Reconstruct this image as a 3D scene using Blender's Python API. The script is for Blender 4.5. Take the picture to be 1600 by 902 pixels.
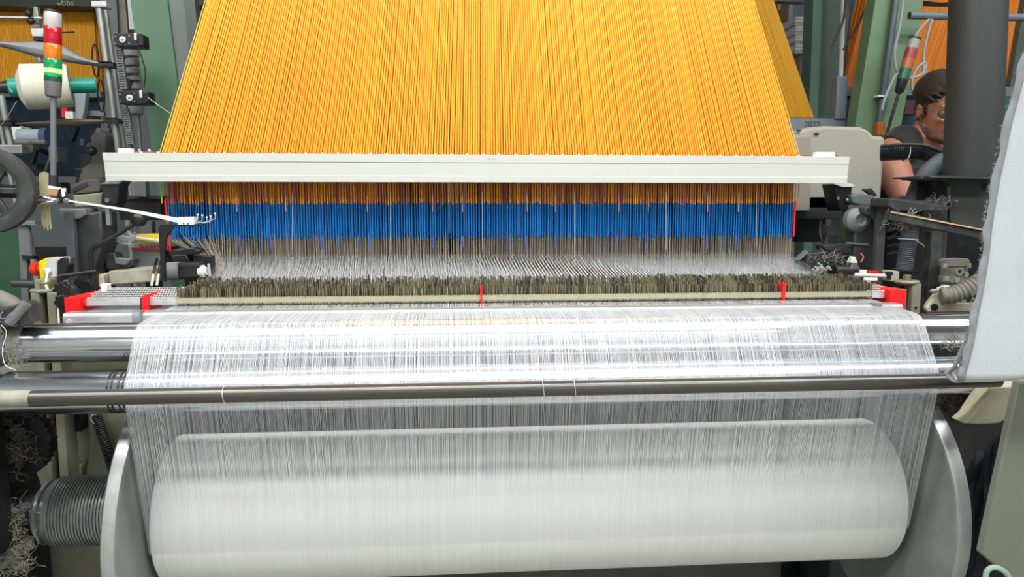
import bpy, bmesh, math, random
from mathutils import Vector, Matrix, noise as mnoise

random.seed(7)
rad = math.radians
scene = bpy.context.scene
for _o in list(bpy.data.objects):
    bpy.data.objects.remove(_o)
COL = scene.collection

# ------------------------------------------------------------------ camera
FPX = 1150.0
YAW, PITCH = rad(4.457), rad(6.5)
CAM = Vector((0.0, 0.0, 1.40))
FWD = Vector((math.sin(YAW) * math.cos(PITCH), math.cos(YAW) * math.cos(PITCH), -math.sin(PITCH)))
RGT = Vector((math.cos(YAW), -math.sin(YAW), 0))
DWN = FWD.cross(RGT)
cd = bpy.data.cameras.new('camera')
cd.sensor_fit = 'HORIZONTAL'
cd.sensor_width = 36.0
cd.lens = 36.0 * FPX / 1600.0
cd.clip_start = 0.05
cam = bpy.data.objects.new('camera', cd)
COL.objects.link(cam)
cam.matrix_world = Matrix(((RGT.x, -DWN.x, -FWD.x, CAM.x), (RGT.y, -DWN.y, -FWD.y, CAM.y),
                           (RGT.z, -DWN.z, -FWD.z, CAM.z), (0, 0, 0, 1)))
scene.camera = cam

# ------------------------------------------------------------------ world, exposure
wd = bpy.data.worlds.new('hall_ambient')
scene.world = wd
wd.use_nodes = True
wd.node_tree.nodes['Background'].inputs[0].default_value = (0.62, 0.70, 0.78, 1)
wd.node_tree.nodes['Background'].inputs[1].default_value = 0.30
scene.view_settings.view_transform = 'Standard'
scene.view_settings.look = 'None'
scene.view_settings.exposure = 0.0
scene.view_settings.gamma = 1.0
scene.view_settings.use_curve_mapping = False
LAMP_OVER, LAMP_MAIN, LAMP_FILL, LAMP_HALL = 25.0, 21.5, 6.0, 3.8

# ------------------------------------------------------------------ helpers
def W(px, py, Y):
    """pixel of the 1600x902 frame -> world point on the plane y = Y"""
    r = FWD + RGT * ((px - 800) / FPX) + DWN * ((py - 451) / FPX)
    t = (Y - CAM.y) / r.y
    return CAM + r * t

def M(n, px, Y):
    """length in metres of n pixels at column px on the plane y = Y"""
    return n * (W(px, 300, Y) - CAM).dot(FWD) / FPX

def lin(h):
    h = h.lstrip('#')
    out = []
    for i in (0, 2, 4):
        v = int(h[i:i + 2], 16) / 255
        out.append(v / 12.92 if v <= 0.04045 else ((v + 0.055) / 1.055) ** 2.4)
    return (out[0], out[1], out[2], 1)

class MB:
    def __init__(self):
        self.v, self.f = [], []
    def add(self, vs, fs):
        k = len(self.v)
        self.v += [Vector(p) for p in vs]
        self.f += [tuple(i + k for i in f) for f in fs]
        return self
    def box(self, c, s, rot=None):
        c = Vector(c); h = Vector(s) / 2
        vs = []
        for x in (-1, 1):
            for y in (-1, 1):
                for z in (-1, 1):
                    p = Vector((x * h.x, y * h.y, z * h.z))
                    vs.append(c + (rot @ p if rot else p))
        return self.add(vs, [(0, 1, 3, 2), (4, 6, 7, 5), (0, 4, 5, 1), (2, 3, 7, 6), (0, 2, 6, 4), (1, 5, 7, 3)])
    def bb(self, a, b):
        a, b = Vector(a), Vector(b)
        return self.box((a + b) / 2, [abs(b[i] - a[i]) for i in range(3)])
    def bar(self, p, q, w, h, up=(0, 0, 1)):
        p, q = Vector(p), Vector(q)
        d = (q - p); L = d.length; d.normalize()
        up = Vector(up)
        s = d.cross(up)
        if s.length < 1e-4: s = d.cross(Vector((0, 1, 0)))
        s.normalize(); u = s.cross(d)
        R = Matrix((d, s, u)).transposed()
        return self.box((p + q) / 2, (L, w, h), R)
    def cyl(self, p, q, r0, r1=None, n=20, cap=True):
        p, q = Vector(p), Vector(q)
        r1 = r0 if r1 is None else r1
        d = (q - p).normalized()
        a = d.orthogonal().normalized(); b = d.cross(a)
        vs = []
        for i in range(n):
            t = 2 * math.pi * i / n
            e = a * math.cos(t) + b * math.sin(t)
            vs += [p + e * r0, q + e * r1]
        fs = [(2 * i, (2 * i + 2) % (2 * n), (2 * i + 3) % (2 * n), 2 * i + 1) for i in range(n)]
        if cap:
            fs += [tuple(2 * i for i in range(n))[::-1], tuple(2 * i + 1 for i in range(n))]
        return self.add(vs, fs)
    def lathe(self, p, axis, prof, n=32, cap=True):
        """prof: list of (t along axis, radius)"""
        p, d = Vector(p), Vector(axis).normalized()
        a = d.orthogonal().normalized(); b = d.cross(a)
        m = len(prof); vs = []
        for i in range(n):
            t = 2 * math.pi * i / n
            e = a * math.cos(t) + b * math.sin(t)
            vs += [p + d * s + e * r for s, r in prof]
        fs = []
        for i in range(n):
            j = (i + 1) % n
            for k in range(m - 1):
                fs.append((i * m + k, j * m + k, j * m + k + 1, i * m + k + 1))
        if cap:
            fs += [tuple(i * m for i in range(n))[::-1], tuple(i * m + m - 1 for i in range(n))]
        return self.add(vs, fs)
    def tube(self, pts, r, n=8, cap=True, closed=False):
        pts = [Vector(p) for p in pts]; N = len(pts)
        rs = r if isinstance(r, (list, tuple)) else [r] * N
        vs = []; a = None
        for i in range(N):
            if closed: d = pts[(i + 1) % N] - pts[i - 1]
            else: d = pts[min(i + 1, N - 1)] - pts[max(i - 1, 0)]
            d.normalize()
            if a is None: a = d.orthogonal().normalized()
            a = (a - d * a.dot(d))
            if a.length < 1e-5: a = d.orthogonal()
            a.normalize(); b = d.cross(a)
            for k in range(n):
                t = 2 * math.pi * k / n
                vs.append(pts[i] + (a * math.cos(t) + b * math.sin(t)) * rs[i])
        fs = []
        for i in range(N if closed else N - 1):
            j = (i + 1) % N
            for k in range(n):
                l = (k + 1) % n
                fs.append((i * n + k, i * n + l, j * n + l, j * n + k))
        if cap and not closed:
            fs += [tuple(range(n))[::-1], tuple((N - 1) * n + k for k in range(n))]
        return self.add(vs, fs)
    def prism(self, poly, ext):
        poly = [Vector(p) for p in poly]; e = Vector(ext); n = len(poly)
        vs = poly + [p + e for p in poly]
        fs = [tuple(range(n))[::-1], tuple(range(n, 2 * n))]
        fs += [(i, (i + 1) % n, (i + 1) % n + n, i + n) for i in range(n)]
        return self.add(vs, fs)
    def grid(self, rows):
        n = len(rows[0]); vs = [p for r in rows for p in r]
        fs = [(i * n + j, i * n + j + 1, (i + 1) * n + j + 1, (i + 1) * n + j)
              for i in range(len(rows) - 1) for j in range(n - 1)]
        return self.add(vs, fs)
    def ball(self, c, r, n=16, m=10, rot=None):
        c = Vector(c); r = Vector(r) if hasattr(r, '__len__') else Vector((r, r, r))
        vs = []
        for i in range(m + 1):
            t = math.pi * i / m
            for j in range(n):
                s = 2 * math.pi * j / n
                p = Vector((math.sin(t) * math.cos(s) * r.x, math.sin(t) * math.sin(s) * r.y, math.cos(t) * r.z))
                vs.append(c + (rot @ p if rot else p))
        fs = [(i * n + j, (i + 1) * n + j, (i + 1) * n + (j + 1) % n, i * n + (j + 1) % n)
              for i in range(m) for j in range(n)]
        return self.add(vs, fs)
    def build(self, name, mat, parent=None, smooth=True, bevel=0, label=None, kind=None, seg=2):
        me = bpy.data.meshes.new(name)
        root = parent
        while root is not None and root.parent is not None: root = root.parent
        if parent is None:
            lo = [min(p[i] for p in self.v) for i in range(3)]
            hi = [max(p[i] for p in self.v) for i in range(3)]
            org = Vector(((lo[0] + hi[0]) / 2, (lo[1] + hi[1]) / 2, lo[2]))
        else:
            org = root.location.copy()
        me.from_pydata([p - org for p in self.v], [], self.f)
        me.validate()
        bm = bmesh.new(); bm.from_mesh(me)
        if len(bm.faces) < 60000:
            bmesh.ops.recalc_face_normals(bm, faces=bm.faces)
        bm.to_mesh(me); bm.free()
        if smooth:
            me.polygons.foreach_set('use_smooth', [True] * len(me.polygons))
            me.set_sharp_from_angle(angle=rad(38))
        o = bpy.data.objects.new(name, me)
        COL.objects.link(o)
        me.materials.append(mat)
        if parent is None: o.location = org
        else: o.parent = parent
        if bevel:
            b = o.modifiers.new('bevel', 'BEVEL')
            b.width = bevel; b.segments = seg; b.limit_method = 'ANGLE'; b.angle_limit = rad(40)
            b.harden_normals = False
        if label: o['label'] = label
        if kind: o['kind'] = kind
        return o

def thing(name, label, cat, loc, group=None):
    o = bpy.data.objects.new(name, None)
    COL.objects.link(o)
    o.empty_display_size = 0.05
    o.location = Vector(loc)
    o['label'] = label; o['category'] = cat
    if group: o['group'] = group
    return o

def tag(o, label, cat, group=None, kind=None):
    o['label'] = label; o['category'] = cat
    if group: o['group'] = group
    if kind: o['kind'] = kind
    return o

def struct(o, label=None):
    o['kind'] = 'structure'
    if label: o['label'] = label
    return o

def copy_tree(o, parent=None):
    c = o.copy(); COL.objects.link(c)
    if parent is not None: c.parent = parent
    for ch in list(o.children): copy_tree(ch, c)
    return c

# ------------------------------------------------------------------ materials
MATS = {}
def pm(name, col, rough=0.5, metal=0.0, var=0.12, scale=18.0, bump=0.0, bscale=120.0, spec=0.5,
       stretch=(1, 1, 1), island=0.0, dirt=None, dirt_amt=0.0, aniso=0.0, trans=0.0, emit=0.0, sheen=0.0, alpha=1.0):
    if name in MATS: return MATS[name]
    m = bpy.data.materials.new(name); m.use_nodes = True
    nt = m.node_tree; N = nt.nodes; L = nt.links
    b = N['Principled BSDF']
    c = lin(col) if isinstance(col, str) else tuple(col) + (1,)
    b.inputs['Roughness'].default_value = rough
    b.inputs['Metallic'].default_value = metal
    b.inputs['Specular IOR Level'].default_value = spec
    if aniso: b.inputs['Anisotropic'].default_value = aniso
    if trans: b.inputs['Transmission Weight'].default_value = trans
    if sheen: b.inputs['Sheen Weight'].default_value = sheen
    if alpha < 1: b.inputs['Alpha'].default_value = alpha
    tc = N.new('ShaderNodeTexCoord')
    mp = N.new('ShaderNodeMapping'); mp.inputs['Scale'].default_value = stretch
    L.new(tc.outputs['Object'], mp.inputs['Vector'])
    nz = N.new('ShaderNodeTexNoise'); nz.inputs['Scale'].default_value = scale
    nz.inputs['Detail'].default_value = 4
    L.new(mp.outputs['Vector'], nz.inputs['Vector'])
    mr = N.new('ShaderNodeMapRange')
    mr.inputs['From Min'].default_value = 0.3; mr.inputs['From Max'].default_value = 0.7
    mr.inputs['To Min'].default_value = 1 - var; mr.inputs['To Max'].default_value = 1 + var
    L.new(nz.outputs['Fac'], mr.inputs['Value'])
    val = mr.outputs['Result']
    if island:
        g = N.new('ShaderNodeNewGeometry')
        m2 = N.new('ShaderNodeMapRange')
        m2.inputs['To Min'].default_value = 1 - island; m2.inputs['To Max'].default_value = 1 + island
        L.new(g.outputs['Random Per Island'], m2.inputs['Value'])
        mu = N.new('ShaderNodeMath'); mu.operation = 'MULTIPLY'
        L.new(val, mu.inputs[0]); L.new(m2.outputs['Result'], mu.inputs[1])
        val = mu.outputs[0]
    mx = N.new('ShaderNodeVectorMath'); mx.operation = 'SCALE'
    mx.inputs[0].default_value = c[:3]
    L.new(val, mx.inputs['Scale'])
    out = mx.outputs['Vector']
    if dirt:
        n2 = N.new('ShaderNodeTexNoise'); n2.inputs['Scale'].default_value = scale * 0.45
        n2.inputs['Detail'].default_value = 8; n2.inputs['Roughness'].default_value = 0.7
        L.new(tc.outputs['Object'], n2.inputs['Vector'])
        r2 = N.new('ShaderNodeMapRange')
        r2.inputs['From Min'].default_value = 0.48; r2.inputs['From Max'].default_value = 0.68
        r2.inputs['To Max'].default_value = dirt_amt
        L.new(n2.outputs['Fac'], r2.inputs['Value'])
        mm = N.new('ShaderNodeMix'); mm.data_type = 'RGBA'
        L.new(r2.outputs['Result'], mm.inputs['Factor'])
        L.new(out, mm.inputs['A']); mm.inputs['B'].default_value = lin(dirt)
        out = mm.outputs['Result']
    L.new(out, b.inputs['Base Color'])
    if emit:
        L.new(out, b.inputs['Emission Color']); b.inputs['Emission Strength'].default_value = emit
    if bump:
        n3 = N.new('ShaderNodeTexNoise'); n3.inputs['Scale'].default_value = bscale
        n3.inputs['Detail'].default_value = 3
        L.new(mp.outputs['Vector'], n3.inputs['Vector'])
        bu = N.new('ShaderNodeBump'); bu.inputs['Strength'].default_value = bump
        bu.inputs['Distance'].default_value = 0.004
        L.new(n3.outputs['Fac'], bu.inputs['Height'])
        L.new(bu.outputs['Normal'], b.inputs['Normal'])
    MATS[name] = m
    return m

STEEL = pm('machine_steel', '8d9193', .32, .6, .12, 30, dirt='3a3833', dirt_amt=.5)
CHROME = pm('chrome', 'd9dce0', .19, 1.0, .05, 14)
ALU = pm('aluminium', 'd2d4d2', .30, .5, .06, 25, dirt='77766e', dirt_amt=.25)
BLACKMET = pm('black_metal', '1a1c1d', .42, .3, .25, 20, dirt='48473f', dirt_amt=.3)
DARKGREY = pm('dark_grey_paint', '2b2e30', .5, .1, .2, 16, dirt='56544d', dirt_amt=.35)
BLACKPL = pm('black_plastic', '151617', .38, 0, .2, 30, dirt='4a4a46', dirt_amt=.15)
RUBBER = pm('dusty_rubber', '2c2e2e', .8, 0, .2, 25, dirt='6b6a62', dirt_amt=.35)
BEIGE = pm('beige_machine_paint', 'bdb9a8', .45, 0, .05, 9, dirt='807a68', dirt_amt=.25)
GREYPAINT = pm('grey_machine_paint', '636867', .5, 0, .1, 12, dirt='44433d', dirt_amt=.45)
OLIVEGREY = pm('olive_grey_paint', '7b7b68', .5, 0, .1, 12, dirt='45432f', dirt_amt=.4)
GREEN = pm('green_frame_paint', '4f7256', .5, 0, .08, 6, dirt='35483a', dirt_amt=.35)
GREENGREY = pm('grey_green_paint', '66706a', .5, 0, .08, 6)
RED = pm('red_plastic', 'e01412', .4, 0, .08, 40)
WHITEPL = pm('white_plastic', 'e9e7e0', .4, 0, .04, 40)
YELLOWPL = pm('yellow_plastic', 'f2d600', .4, 0, .05, 40)
LINT = pm('grey_lint', '8a867a', .95, 0, .35, 60, bump=.6, bscale=160)
YARN_WHITE = pm('white_yarn', 'f1f2f0', .42, 0, .03, 60, sheen=.2)
# ================================================================== the hall
HX0, HX1, HY0, HY1, HZ = -5.0, 6.0, -4.0, 8.5, 5.2
CONC = pm('concrete_floor', '8c8a82', .6, 0, .2, 3, dirt='5d5b56', dirt_amt=.5)
WALLP = pm('pale_wall_paint', 'a9b1b6', .8, 0, .06, 2, dirt='8a9093', dirt_amt=.3)
CEILP = pm('ceiling_paint', 'a7a9a6', .8, 0, .05, 2)
struct(MB().bb((HX0, HY0, -.1), (HX1, HY1, 0)).build('floor', CONC))
struct(MB().bb((HX0, HY1, 0), (HX1, HY1 + .1, HZ)).build('wall_back', WALLP))
struct(MB().bb((HX0, HY0 - .1, 0), (HX1, HY0, HZ)).build('wall_front', pm('white_wall_paint', 'd8dbdc', .8, 0, .04, 2)))
struct(MB().bb((HX0 - .1, HY0, 0), (HX0, HY1, HZ)).build('wall_left', WALLP))
struct(MB().bb((HX1, HY0, 0), (HX1 + .1, HY1, HZ)).build('wall_right', WALLP))
struct(MB().bb((HX0, HY0, HZ), (HX1, HY1, HZ + .1)).build('ceiling', CEILP))

def emis(name, col, s):
    m = bpy.data.materials.new(name); m.use_nodes = True
    b = m.node_tree.nodes['Principled BSDF']
    b.inputs['Base Color'].default_value = (0.9, 0.9, 0.9, 1)
    b.inputs['Emission Color'].default_value = col
    b.inputs['Emission Strength'].default_value = s
    return m
E_MAIN = emis('lamp_tube_glow', (1.0, .985, .95, 1), LAMP_MAIN)
E_OVER = emis('lamp_glow_near', (.96, .985, 1.0, 1), LAMP_OVER)
E_FILL = emis('fill_lamp_glow', (.93, .97, 1.0, 1), LAMP_FILL)
E_HALL = emis('lamp_tube_glow_far', (1.0, .97, .93, 1), LAMP_HALL)
def lamp(x0, x1, y, z, mat, label, wd_=.30, group=None):
    t = thing('ceiling_lamp', label, 'lamp', ((x0 + x1) / 2, y, z), group)
    MB().bb((x0, y - wd_ / 2, z + .03), (x1, y + wd_ / 2, z + .09)).build('housing', WHITEPL, t, False)
    MB().bb((x0 + .02, y - wd_ / 2 + .01, z), (x1 - .02, y + wd_ / 2 - .01, z + .03)).build('diffuser', mat, t, False)
    for x in (x0 + .5, x1 - .5):
        MB().cyl((x, y, z + .09), (x, y, HZ), .006, n=6).build('suspension_rod', STEEL, t)
lamp(-3.4, 4.6, .85, 3.75, E_OVER, 'long panel lamp hung above the aisle, the row closer to the harness', .42)
lamp(-3.4, 4.6, -.60, 3.75, E_MAIN, 'long panel lamp hung above the aisle, the row farther from the harness', .42)
lamp(-3.4, 4.6, -3.55, 3.2, E_FILL, 'long fill lamp added near the front wall to brighten what the chrome reflects', .42)  # added fill lamp: washes the front wall so the chrome mirrors something bright
lamp(-4.2, -1.6, 3.6, 4.4, E_HALL, 'panel lamp hung over the loom by the left wall')
lamp(2.4, 5.2, 4.2, 4.4, E_HALL, 'panel lamp hung over the loom by the right wall')

# ================================================================== warp path
XL, XR = -.734, 1.166                      # edges of the warp
PKC, PKR = (1.925, .606), .190             # warp package axis (y, z), radius
LRC, LRR = (1.706, 0), .049                # guide roller
URC, URR = (1.765, 1.080), .046            # back rest roller
_lc = W(800, 600, 1.706)
LRC = (1.706, _lc.z)

def tangent(c1, r1, c2, r2):
    """contact points of the common tangent on the -y side of two circles, c2 above c1"""
    d = Vector((c2[0] - c1[0], c2[1] - c1[1])); L = d.length; d /= L
    n0 = Vector((-d.y, d.x))
    if n0.x > 0: n0 = -n0
    s = (r1 - r2) / L
    n = n0 * math.sqrt(1 - s * s) + d * s
    return Vector(c1) + n * r1, Vector(c2) + n * r2, math.atan2(n.y, n.x)

def warp_profile(off):
    """list of (y, z) of the warp from the package to the drop wires"""
    a1, b1, t1 = tangent(PKC, PKR + off, LRC, LRR + off)
    a2, b2, t2 = tangent(LRC, LRR + off, URC, URR + off)
    P = [tuple(a1)]
    t1 %= 2 * math.pi; t2 %= 2 * math.pi
    for i in range(5):
        t = t1 + (t2 - t1) * i / 4
        P.append((LRC[0] + (LRR + off) * math.cos(t), LRC[1] + (LRR + off) * math.sin(t)))
    tgt = Vector((1.977, 1.137)); c = Vector(URC); r = URR + off
    d = tgt - c; L = d.length
    t3 = math.atan2(d.y, d.x) + math.acos(r / L)
    t3 %= 2 * math.pi
    for i in range(8):
        t = t2 + (t3 - t2) * i / 7
        P.append((c.x + r * math.cos(t), c.y + r * math.sin(t)))
    P.append((1.977, 1.137)); P.append((2.10, 1.150))
    return P

# ------------------------------------------------------------------ warp beam
FLR = .352
FY = PKC[0] - FLR
fxl0, fxl1 = W(152, 870, FY).x, W(176, 870, FY).x
fxr0, fxr1 = W(1497, 862, FY).x, W(1521, 862, FY).x
beam = thing('warp_beam', 'large warp beam wound with glossy white yarn between two cast metal flanges', 'warp beam',
             ((XL + XR) / 2, PKC[0], PKC[1] - .352))
CAST = pm('cast_aluminium', '9a9e9b', .42, .45, .12, 5, dirt='5c5d58', dirt_amt=.5, bump=.05, bscale=90)
PACK = pm('wound_yarn', 'e0e3e0', .40, 0, .05, 1.0, stretch=(230, 2, 2), bump=.06, bscale=6, spec=.6)
pk = MB().lathe((XL + .002, PKC[0], PKC[1]), (1, 0, 0),
                [(0, .06), (0, PKR - .004), (.004, PKR), (XR - XL - .008, PKR), (XR - XL - .004, PKR - .004), (XR - XL - .004, .06)], 128)
pk.build('yarn_package', PACK, beam)
for x0, x1, sgn in ((fxl0, fxl1, -1), (fxr0, fxr1, 1)):
    w = x1 - x0
    fl = MB().lathe((x0, PKC[0], PKC[1]), (1, 0, 0),
                    [(0, .05), (0, FLR - .009), (.006, FLR - .001), (w - .006, FLR), (w, FLR - .004), (w, FLR - .015), (w - .004, FLR - .023), (w - .004, .05)]
                    if sgn < 0 else
                    [(.004, .05), (.004, FLR - .023), (0, FLR - .015), (0, FLR - .004), (.006, FLR), (w - .006, FLR - .001), (w, FLR - .009), (w, .05)], 128)
    fl.build('flange', CAST, beam)
BARREL = pm('beam_barrel', '6d706e', .4, .8, .1, 20)
MB().cyl((fxl1, PKC[0], PKC[1]), (XL + .01, PKC[0], PKC[1]), .075, n=40).build('barrel', BARREL, beam)
MB().cyl((XR - .01, PKC[0], PKC[1]), (fxr0, PKC[0], PKC[1]), .075, n=40).build('barrel', BARREL, beam)
# grooved hub outside the left flange
hub_l = W(40, 812, PKC[0] - .08).x
prof = [(0, .03), (0, .066), (.012, .070), (.014, .083), (.022, .083), (.024, .076), (.034, .076), (.036, .086), (.046, .088)]
t = .048; n = 0
while t < fxl0 - hub_l - .022:
    prof += [(t, .0895), (t + .0042, .0895), (t + .0052, .0855), (t + .0068, .0855)]
    t += .0078
prof += [(t + .002, .083), (t + .006, .089), (t + .012, .089), (fxl0 - hub_l, .083)]
HUBM = pm('grooved_hub_metal', '8e9291', .32, .55, .12, 30, dirt='34332e', dirt_amt=.45)
MB().lathe((hub_l, PKC[0], PKC[1]), (1, 0, 0), prof, 64).build('grooved_hub', HUBM, beam, label='hub with close ring grooves')
MB().lathe((hub_l - .10, PKC[0], PKC[1]), (1, 0, 0), [(0, .03), (0, .055), (.05, .06), (.055, .045), (.10, .045)], 40).build('shaft_end', BLACKMET, beam)
hr = fxr1
MB().lathe((hr, PKC[0], PKC[1]), (1, 0, 0), [(0, .085), (.025, .085), (.03, .06), (.045, .06)], 48).build('grooved_hub', HUBM, beam)

# ------------------------------------------------------------------ girder behind the beam: a faint bar, deepened and darkened to block floor light
t = thing('shade_girder', 'dark riveted girder added behind the warp beam to block light from the floor', 'girder', ((XL + XR) / 2, 2.165, .36))
MB().bb((XL + .015, 2.140, .36), (XR - .015, 2.150, 1.05)).build('web', BLACKMET, t, False)
for z in (.36, 1.045):
    MB().bb((XL + .015, 2.130 if z < 1 else 2.118, z), (XR - .015, 2.200, z + .012)).build('flange_plate', DARKGREY, t, False)
for k in range(9):
    x = XL + .12 + k * (XR - XL - .24) / 8
    MB().lathe((x, 2.140, .985), (0, -1, 0), [(0, .010), (.003, .009), (.006, .004)], 12).build('rivet', DARKGREY, t)
# ------------------------------------------------------------------ rollers and rod
RX1 = 1.468
r = thing('back_rest_roller', 'thick polished chrome roller with the warp bent over its top', 'roller', (.2, URC[0], URC[1] - URR))
ux0, ux1 = W(26, 540, URC[0]).x, RX1
MB().lathe((ux0, URC[0], URC[1]), (1, 0, 0), [(0, .02), (0, URR - .003), (.003, URR), (ux1 - ux0 - .003, URR), (ux1 - ux0, URR - .003), (ux1 - ux0, .02)], 96).build('roller_shell', CHROME, r)
ROLLDIRT = pm('dusty_roller_end', '99978c', .7, .3, .25, 40, dirt='5b584b', dirt_amt=.6, bump=.3, bscale=200)
MB().lathe((ux0 + .001, URC[0], URC[1]), (1, 0, 0), [(0, URR * .8), (0, URR + .0006), (.010, URR + .0012), (.028, URR + .0006), (.030, URR * .98)], 64).build('lint_band', ROLLDIRT, r, label='lint stuck round the roller end')
g = thing('guide_roller', 'chrome guide roller with dark rings under the back rest roller', 'roller', (.2, LRC[0], LRC[1] - LRR))
lx0, lx1 = W(8, 615, LRC[0]).x, RX1
MB().lathe((lx0, LRC[0], LRC[1]), (1, 0, 0), [(0, .02), (0, LRR - .006), (.010, LRR), (lx1 - lx0, LRR), (lx1 - lx0, .02)], 96).build('roller_shell', CHROME, g)
RINGM = pm('dark_ring', '2b2b2c', .3, .6, .1, 30)
for px in (163, 170, 181, 188):
    x = W(px, 600, LRC[0] - LRR).x
    MB().lathe((x, LRC[0], LRC[1]), (1, 0, 0), [(0, LRR - .002), (0, LRR + .0007), (.0035, LRR + .0007), (.0035, LRR - .002)], 64).build('ring', RINGM, g)
RY = 1.60
ra, rb = W(-60, 623.5, RY), W(1560, 595, RY)
ra.z = rb.z = (W(100, 622, RY).z + W(1300, 599, RY).z) / 2
RODM = pm('dark_steel_rod', '5a5854', .30, .75, .15, 8, stretch=(.3, 8, 8), dirt='6b6254', dirt_amt=.35)
rod = thing('tension_rod', 'dark steel rod lying across in front of the guide roller', 'rod', (.2, RY, ra.z - .018))
MB().cyl(ra, (rb.x, RY, ra.z), .0175, n=40).build('rod_tube', RODM, rod)
TAPE = pm('worn_paper_tape', '8f8c7e', .8, 0, .2, 30, dirt='6f6a58', dirt_amt=.5)
MB().lathe(ra, (1, 0, 0), [(0, .016), (0, .0180), (W(50, 620, RY).x - ra.x, .0180), (W(50, 620, RY).x - ra.x, .016)], 32).build('paper_tape', TAPE, rod, label='strip of worn pale tape')
WIRE = pm('binding_wire', 'd5d6d4', .3, .7, .05, 50)
for i, px in enumerate((351, 848, 897)):
    x = W(px, 600, RY).x
    wt = MB()
    pts = [(x + .0015 * math.sin(a * 2), RY + .0188 * math.cos(a), ra.z + .0188 * math.sin(a)) for a in [k * math.pi / 12 for k in range(24)]]
    wt.tube(pts, .0009, 6, closed=True)
    s = -1 if i == 0 else 1
    for k in range(4):
        b0 = Vector((x, RY - .016 * (s < 0) - .004 * (s > 0), ra.z + s * .0185))
        b1 = b0 + Vector((random.uniform(-.006, .007), random.uniform(-.006, .002), s * random.uniform(.003, .009)))
        wt.tube([b0, (b0 + b1) / 2 + Vector((.002, -.002, 0)), b1], .0008, 5)
    tag(wt.build('wire_tie', WIRE), ['twisted wire tie round the dark rod, knot hanging below',
        'upright ended wire tie on the dark rod, the closer one to the middle red separator',
        'upright ended wire tie on the dark rod, the farther one from the middle red separator'][i], 'wire', 'wire ties on the dark rod')

# ------------------------------------------------------------------ warp threads
NT = 2400
HROWS = 13
hrow_y = [2.226 + .0150 * i + .004 * math.sin(i * 2.1) for i in range(HROWS)]
thr = MB(); prof0 = warp_profile(.0006)
def thread_r(k): return .00013 if k % 3 else .00018
off = 0.0
for k in range(NT):
    u = (k + .5) / NT
    j = random.gauss(0, .0005) + .0011 * mnoise.noise(Vector((u * 260, 0, 0))) + .0008 * mnoise.noise(Vector((u * 70, 3, 0)))
    x = XL + (XR - XL) * u + j
    x = min(max(x, XL), XR)
    row = k % HROWS
    xh = -.705 + u * (1.052 + .705)
    up = 1 if (k * 7 + int(u * 37)) % 3 else -1
    zh = 1.237 + .010 * up
    pts = [(x, y, z) for y, z in prof0]
    xd = x + random.gauss(0, .0012)
    pts[-2] = (x + (xd - x) * .6, pts[-2][1], pts[-2][2])
    pts[-1] = (xd, pts[-1][1], pts[-1][2])
    pts.append((xh, hrow_y[row], zh))
    pts.append((xh, 2.66, 1.20))
    r_ = thread_r(k) * random.uniform(.75, 1.25)
    # triangular section
    for i, p in enumerate(pts):
        pass
    base = len(thr.v)
    n = len(pts)
    for i in range(n):
        a = Vector(pts[max(i - 1, 0)]); b = Vector(pts[min(i + 1, n - 1)])
        d = (b - a).normalized()
        s = Vector((1, 0, 0)); nn = s.cross(d).normalized()
        p = Vector(pts[i])
        thr.v += [p + s * r_, p - s * r_, p - nn * r_ * 1.2]
    for i in range(n - 1):
        o0 = base + i * 3
        thr.f += [(o0, o0 + 1, o0 + 4, o0 + 3), (o0 + 1, o0 + 2, o0 + 5, o0 + 4), (o0 + 2, o0, o0 + 3, o0 + 5)]
THREADM = pm('warp_thread', 'e2e6e9', .38, 0, .02, 50, island=.08, spec=.55)
tag(thr.build('warp_threads', THREADM, smooth=False), 'sheet of fine white warp threads running from beam over chrome rollers', 'yarn', kind='stuff')
t = thing('reed', 'dark reed frame behind the harness where the warp ends', 'reed', (.12, 2.68, 1.10))
MB().bb((-.95, 2.662, 1.10), (1.2, 2.70, 1.17)).build('reed_rail', BLACKMET, t, False)
MB().bb((-.95, 2.662, 1.23), (1.2, 2.70, 1.30)).build('reed_rail', BLACKMET, t, False)
MB().bb((-.95, 2.675, 1.16), (1.2, 2.69, 1.24)).build('reed_band', BLACKMET, t, False)

# ------------------------------------------------------------------ harness of the jacquard
HL, HR = -.841, 1.059
zb = W(745, 240, 2.222).z
har = thing('jacquard_harness', 'dense fan of orange harness cords with blue sleeves and steel heddle wires', 'loom harness', (.109, 2.31, .70))
CORD = pm('orange_cord', (.92, .365, .022), .55, 0, .06, 2.0, island=.14)
CORD_E = pm('yellow_cord', (.62, .42, .05), .55, 0, .06, 3.0, island=.1)
NC = 246; CJ = .0010
ZT = 3.3
fx = ZT - zb
conv = .155 / .44                # inward metres per metre of height at the edge
mid = (HL + HR) / 2
cords = MB(); rcords = MB(); under = MB(); blue = MB(); wires = MB(); pink = MB()
def post(mb, p, q, r, n=4, ph=.4):
    k = len(mb.v); p, q = Vector(p), Vector(q)
    for i in range(n):
        t = 2 * math.pi * i / n + ph
        e = Vector((math.cos(t) * r, math.sin(t) * r, 0))
        mb.v += [p + e, q + e]
    mb.f += [(k + 2 * i, k + (2 * i + 2) % (2 * n), k + (2 * i + 3) % (2 * n), k + 2 * i + 1) for i in range(n)]
zblue1, zblue0 = W(745, 318, 2.222).z, W(745, 371, 2.222).z
zeye = 1.225
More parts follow.
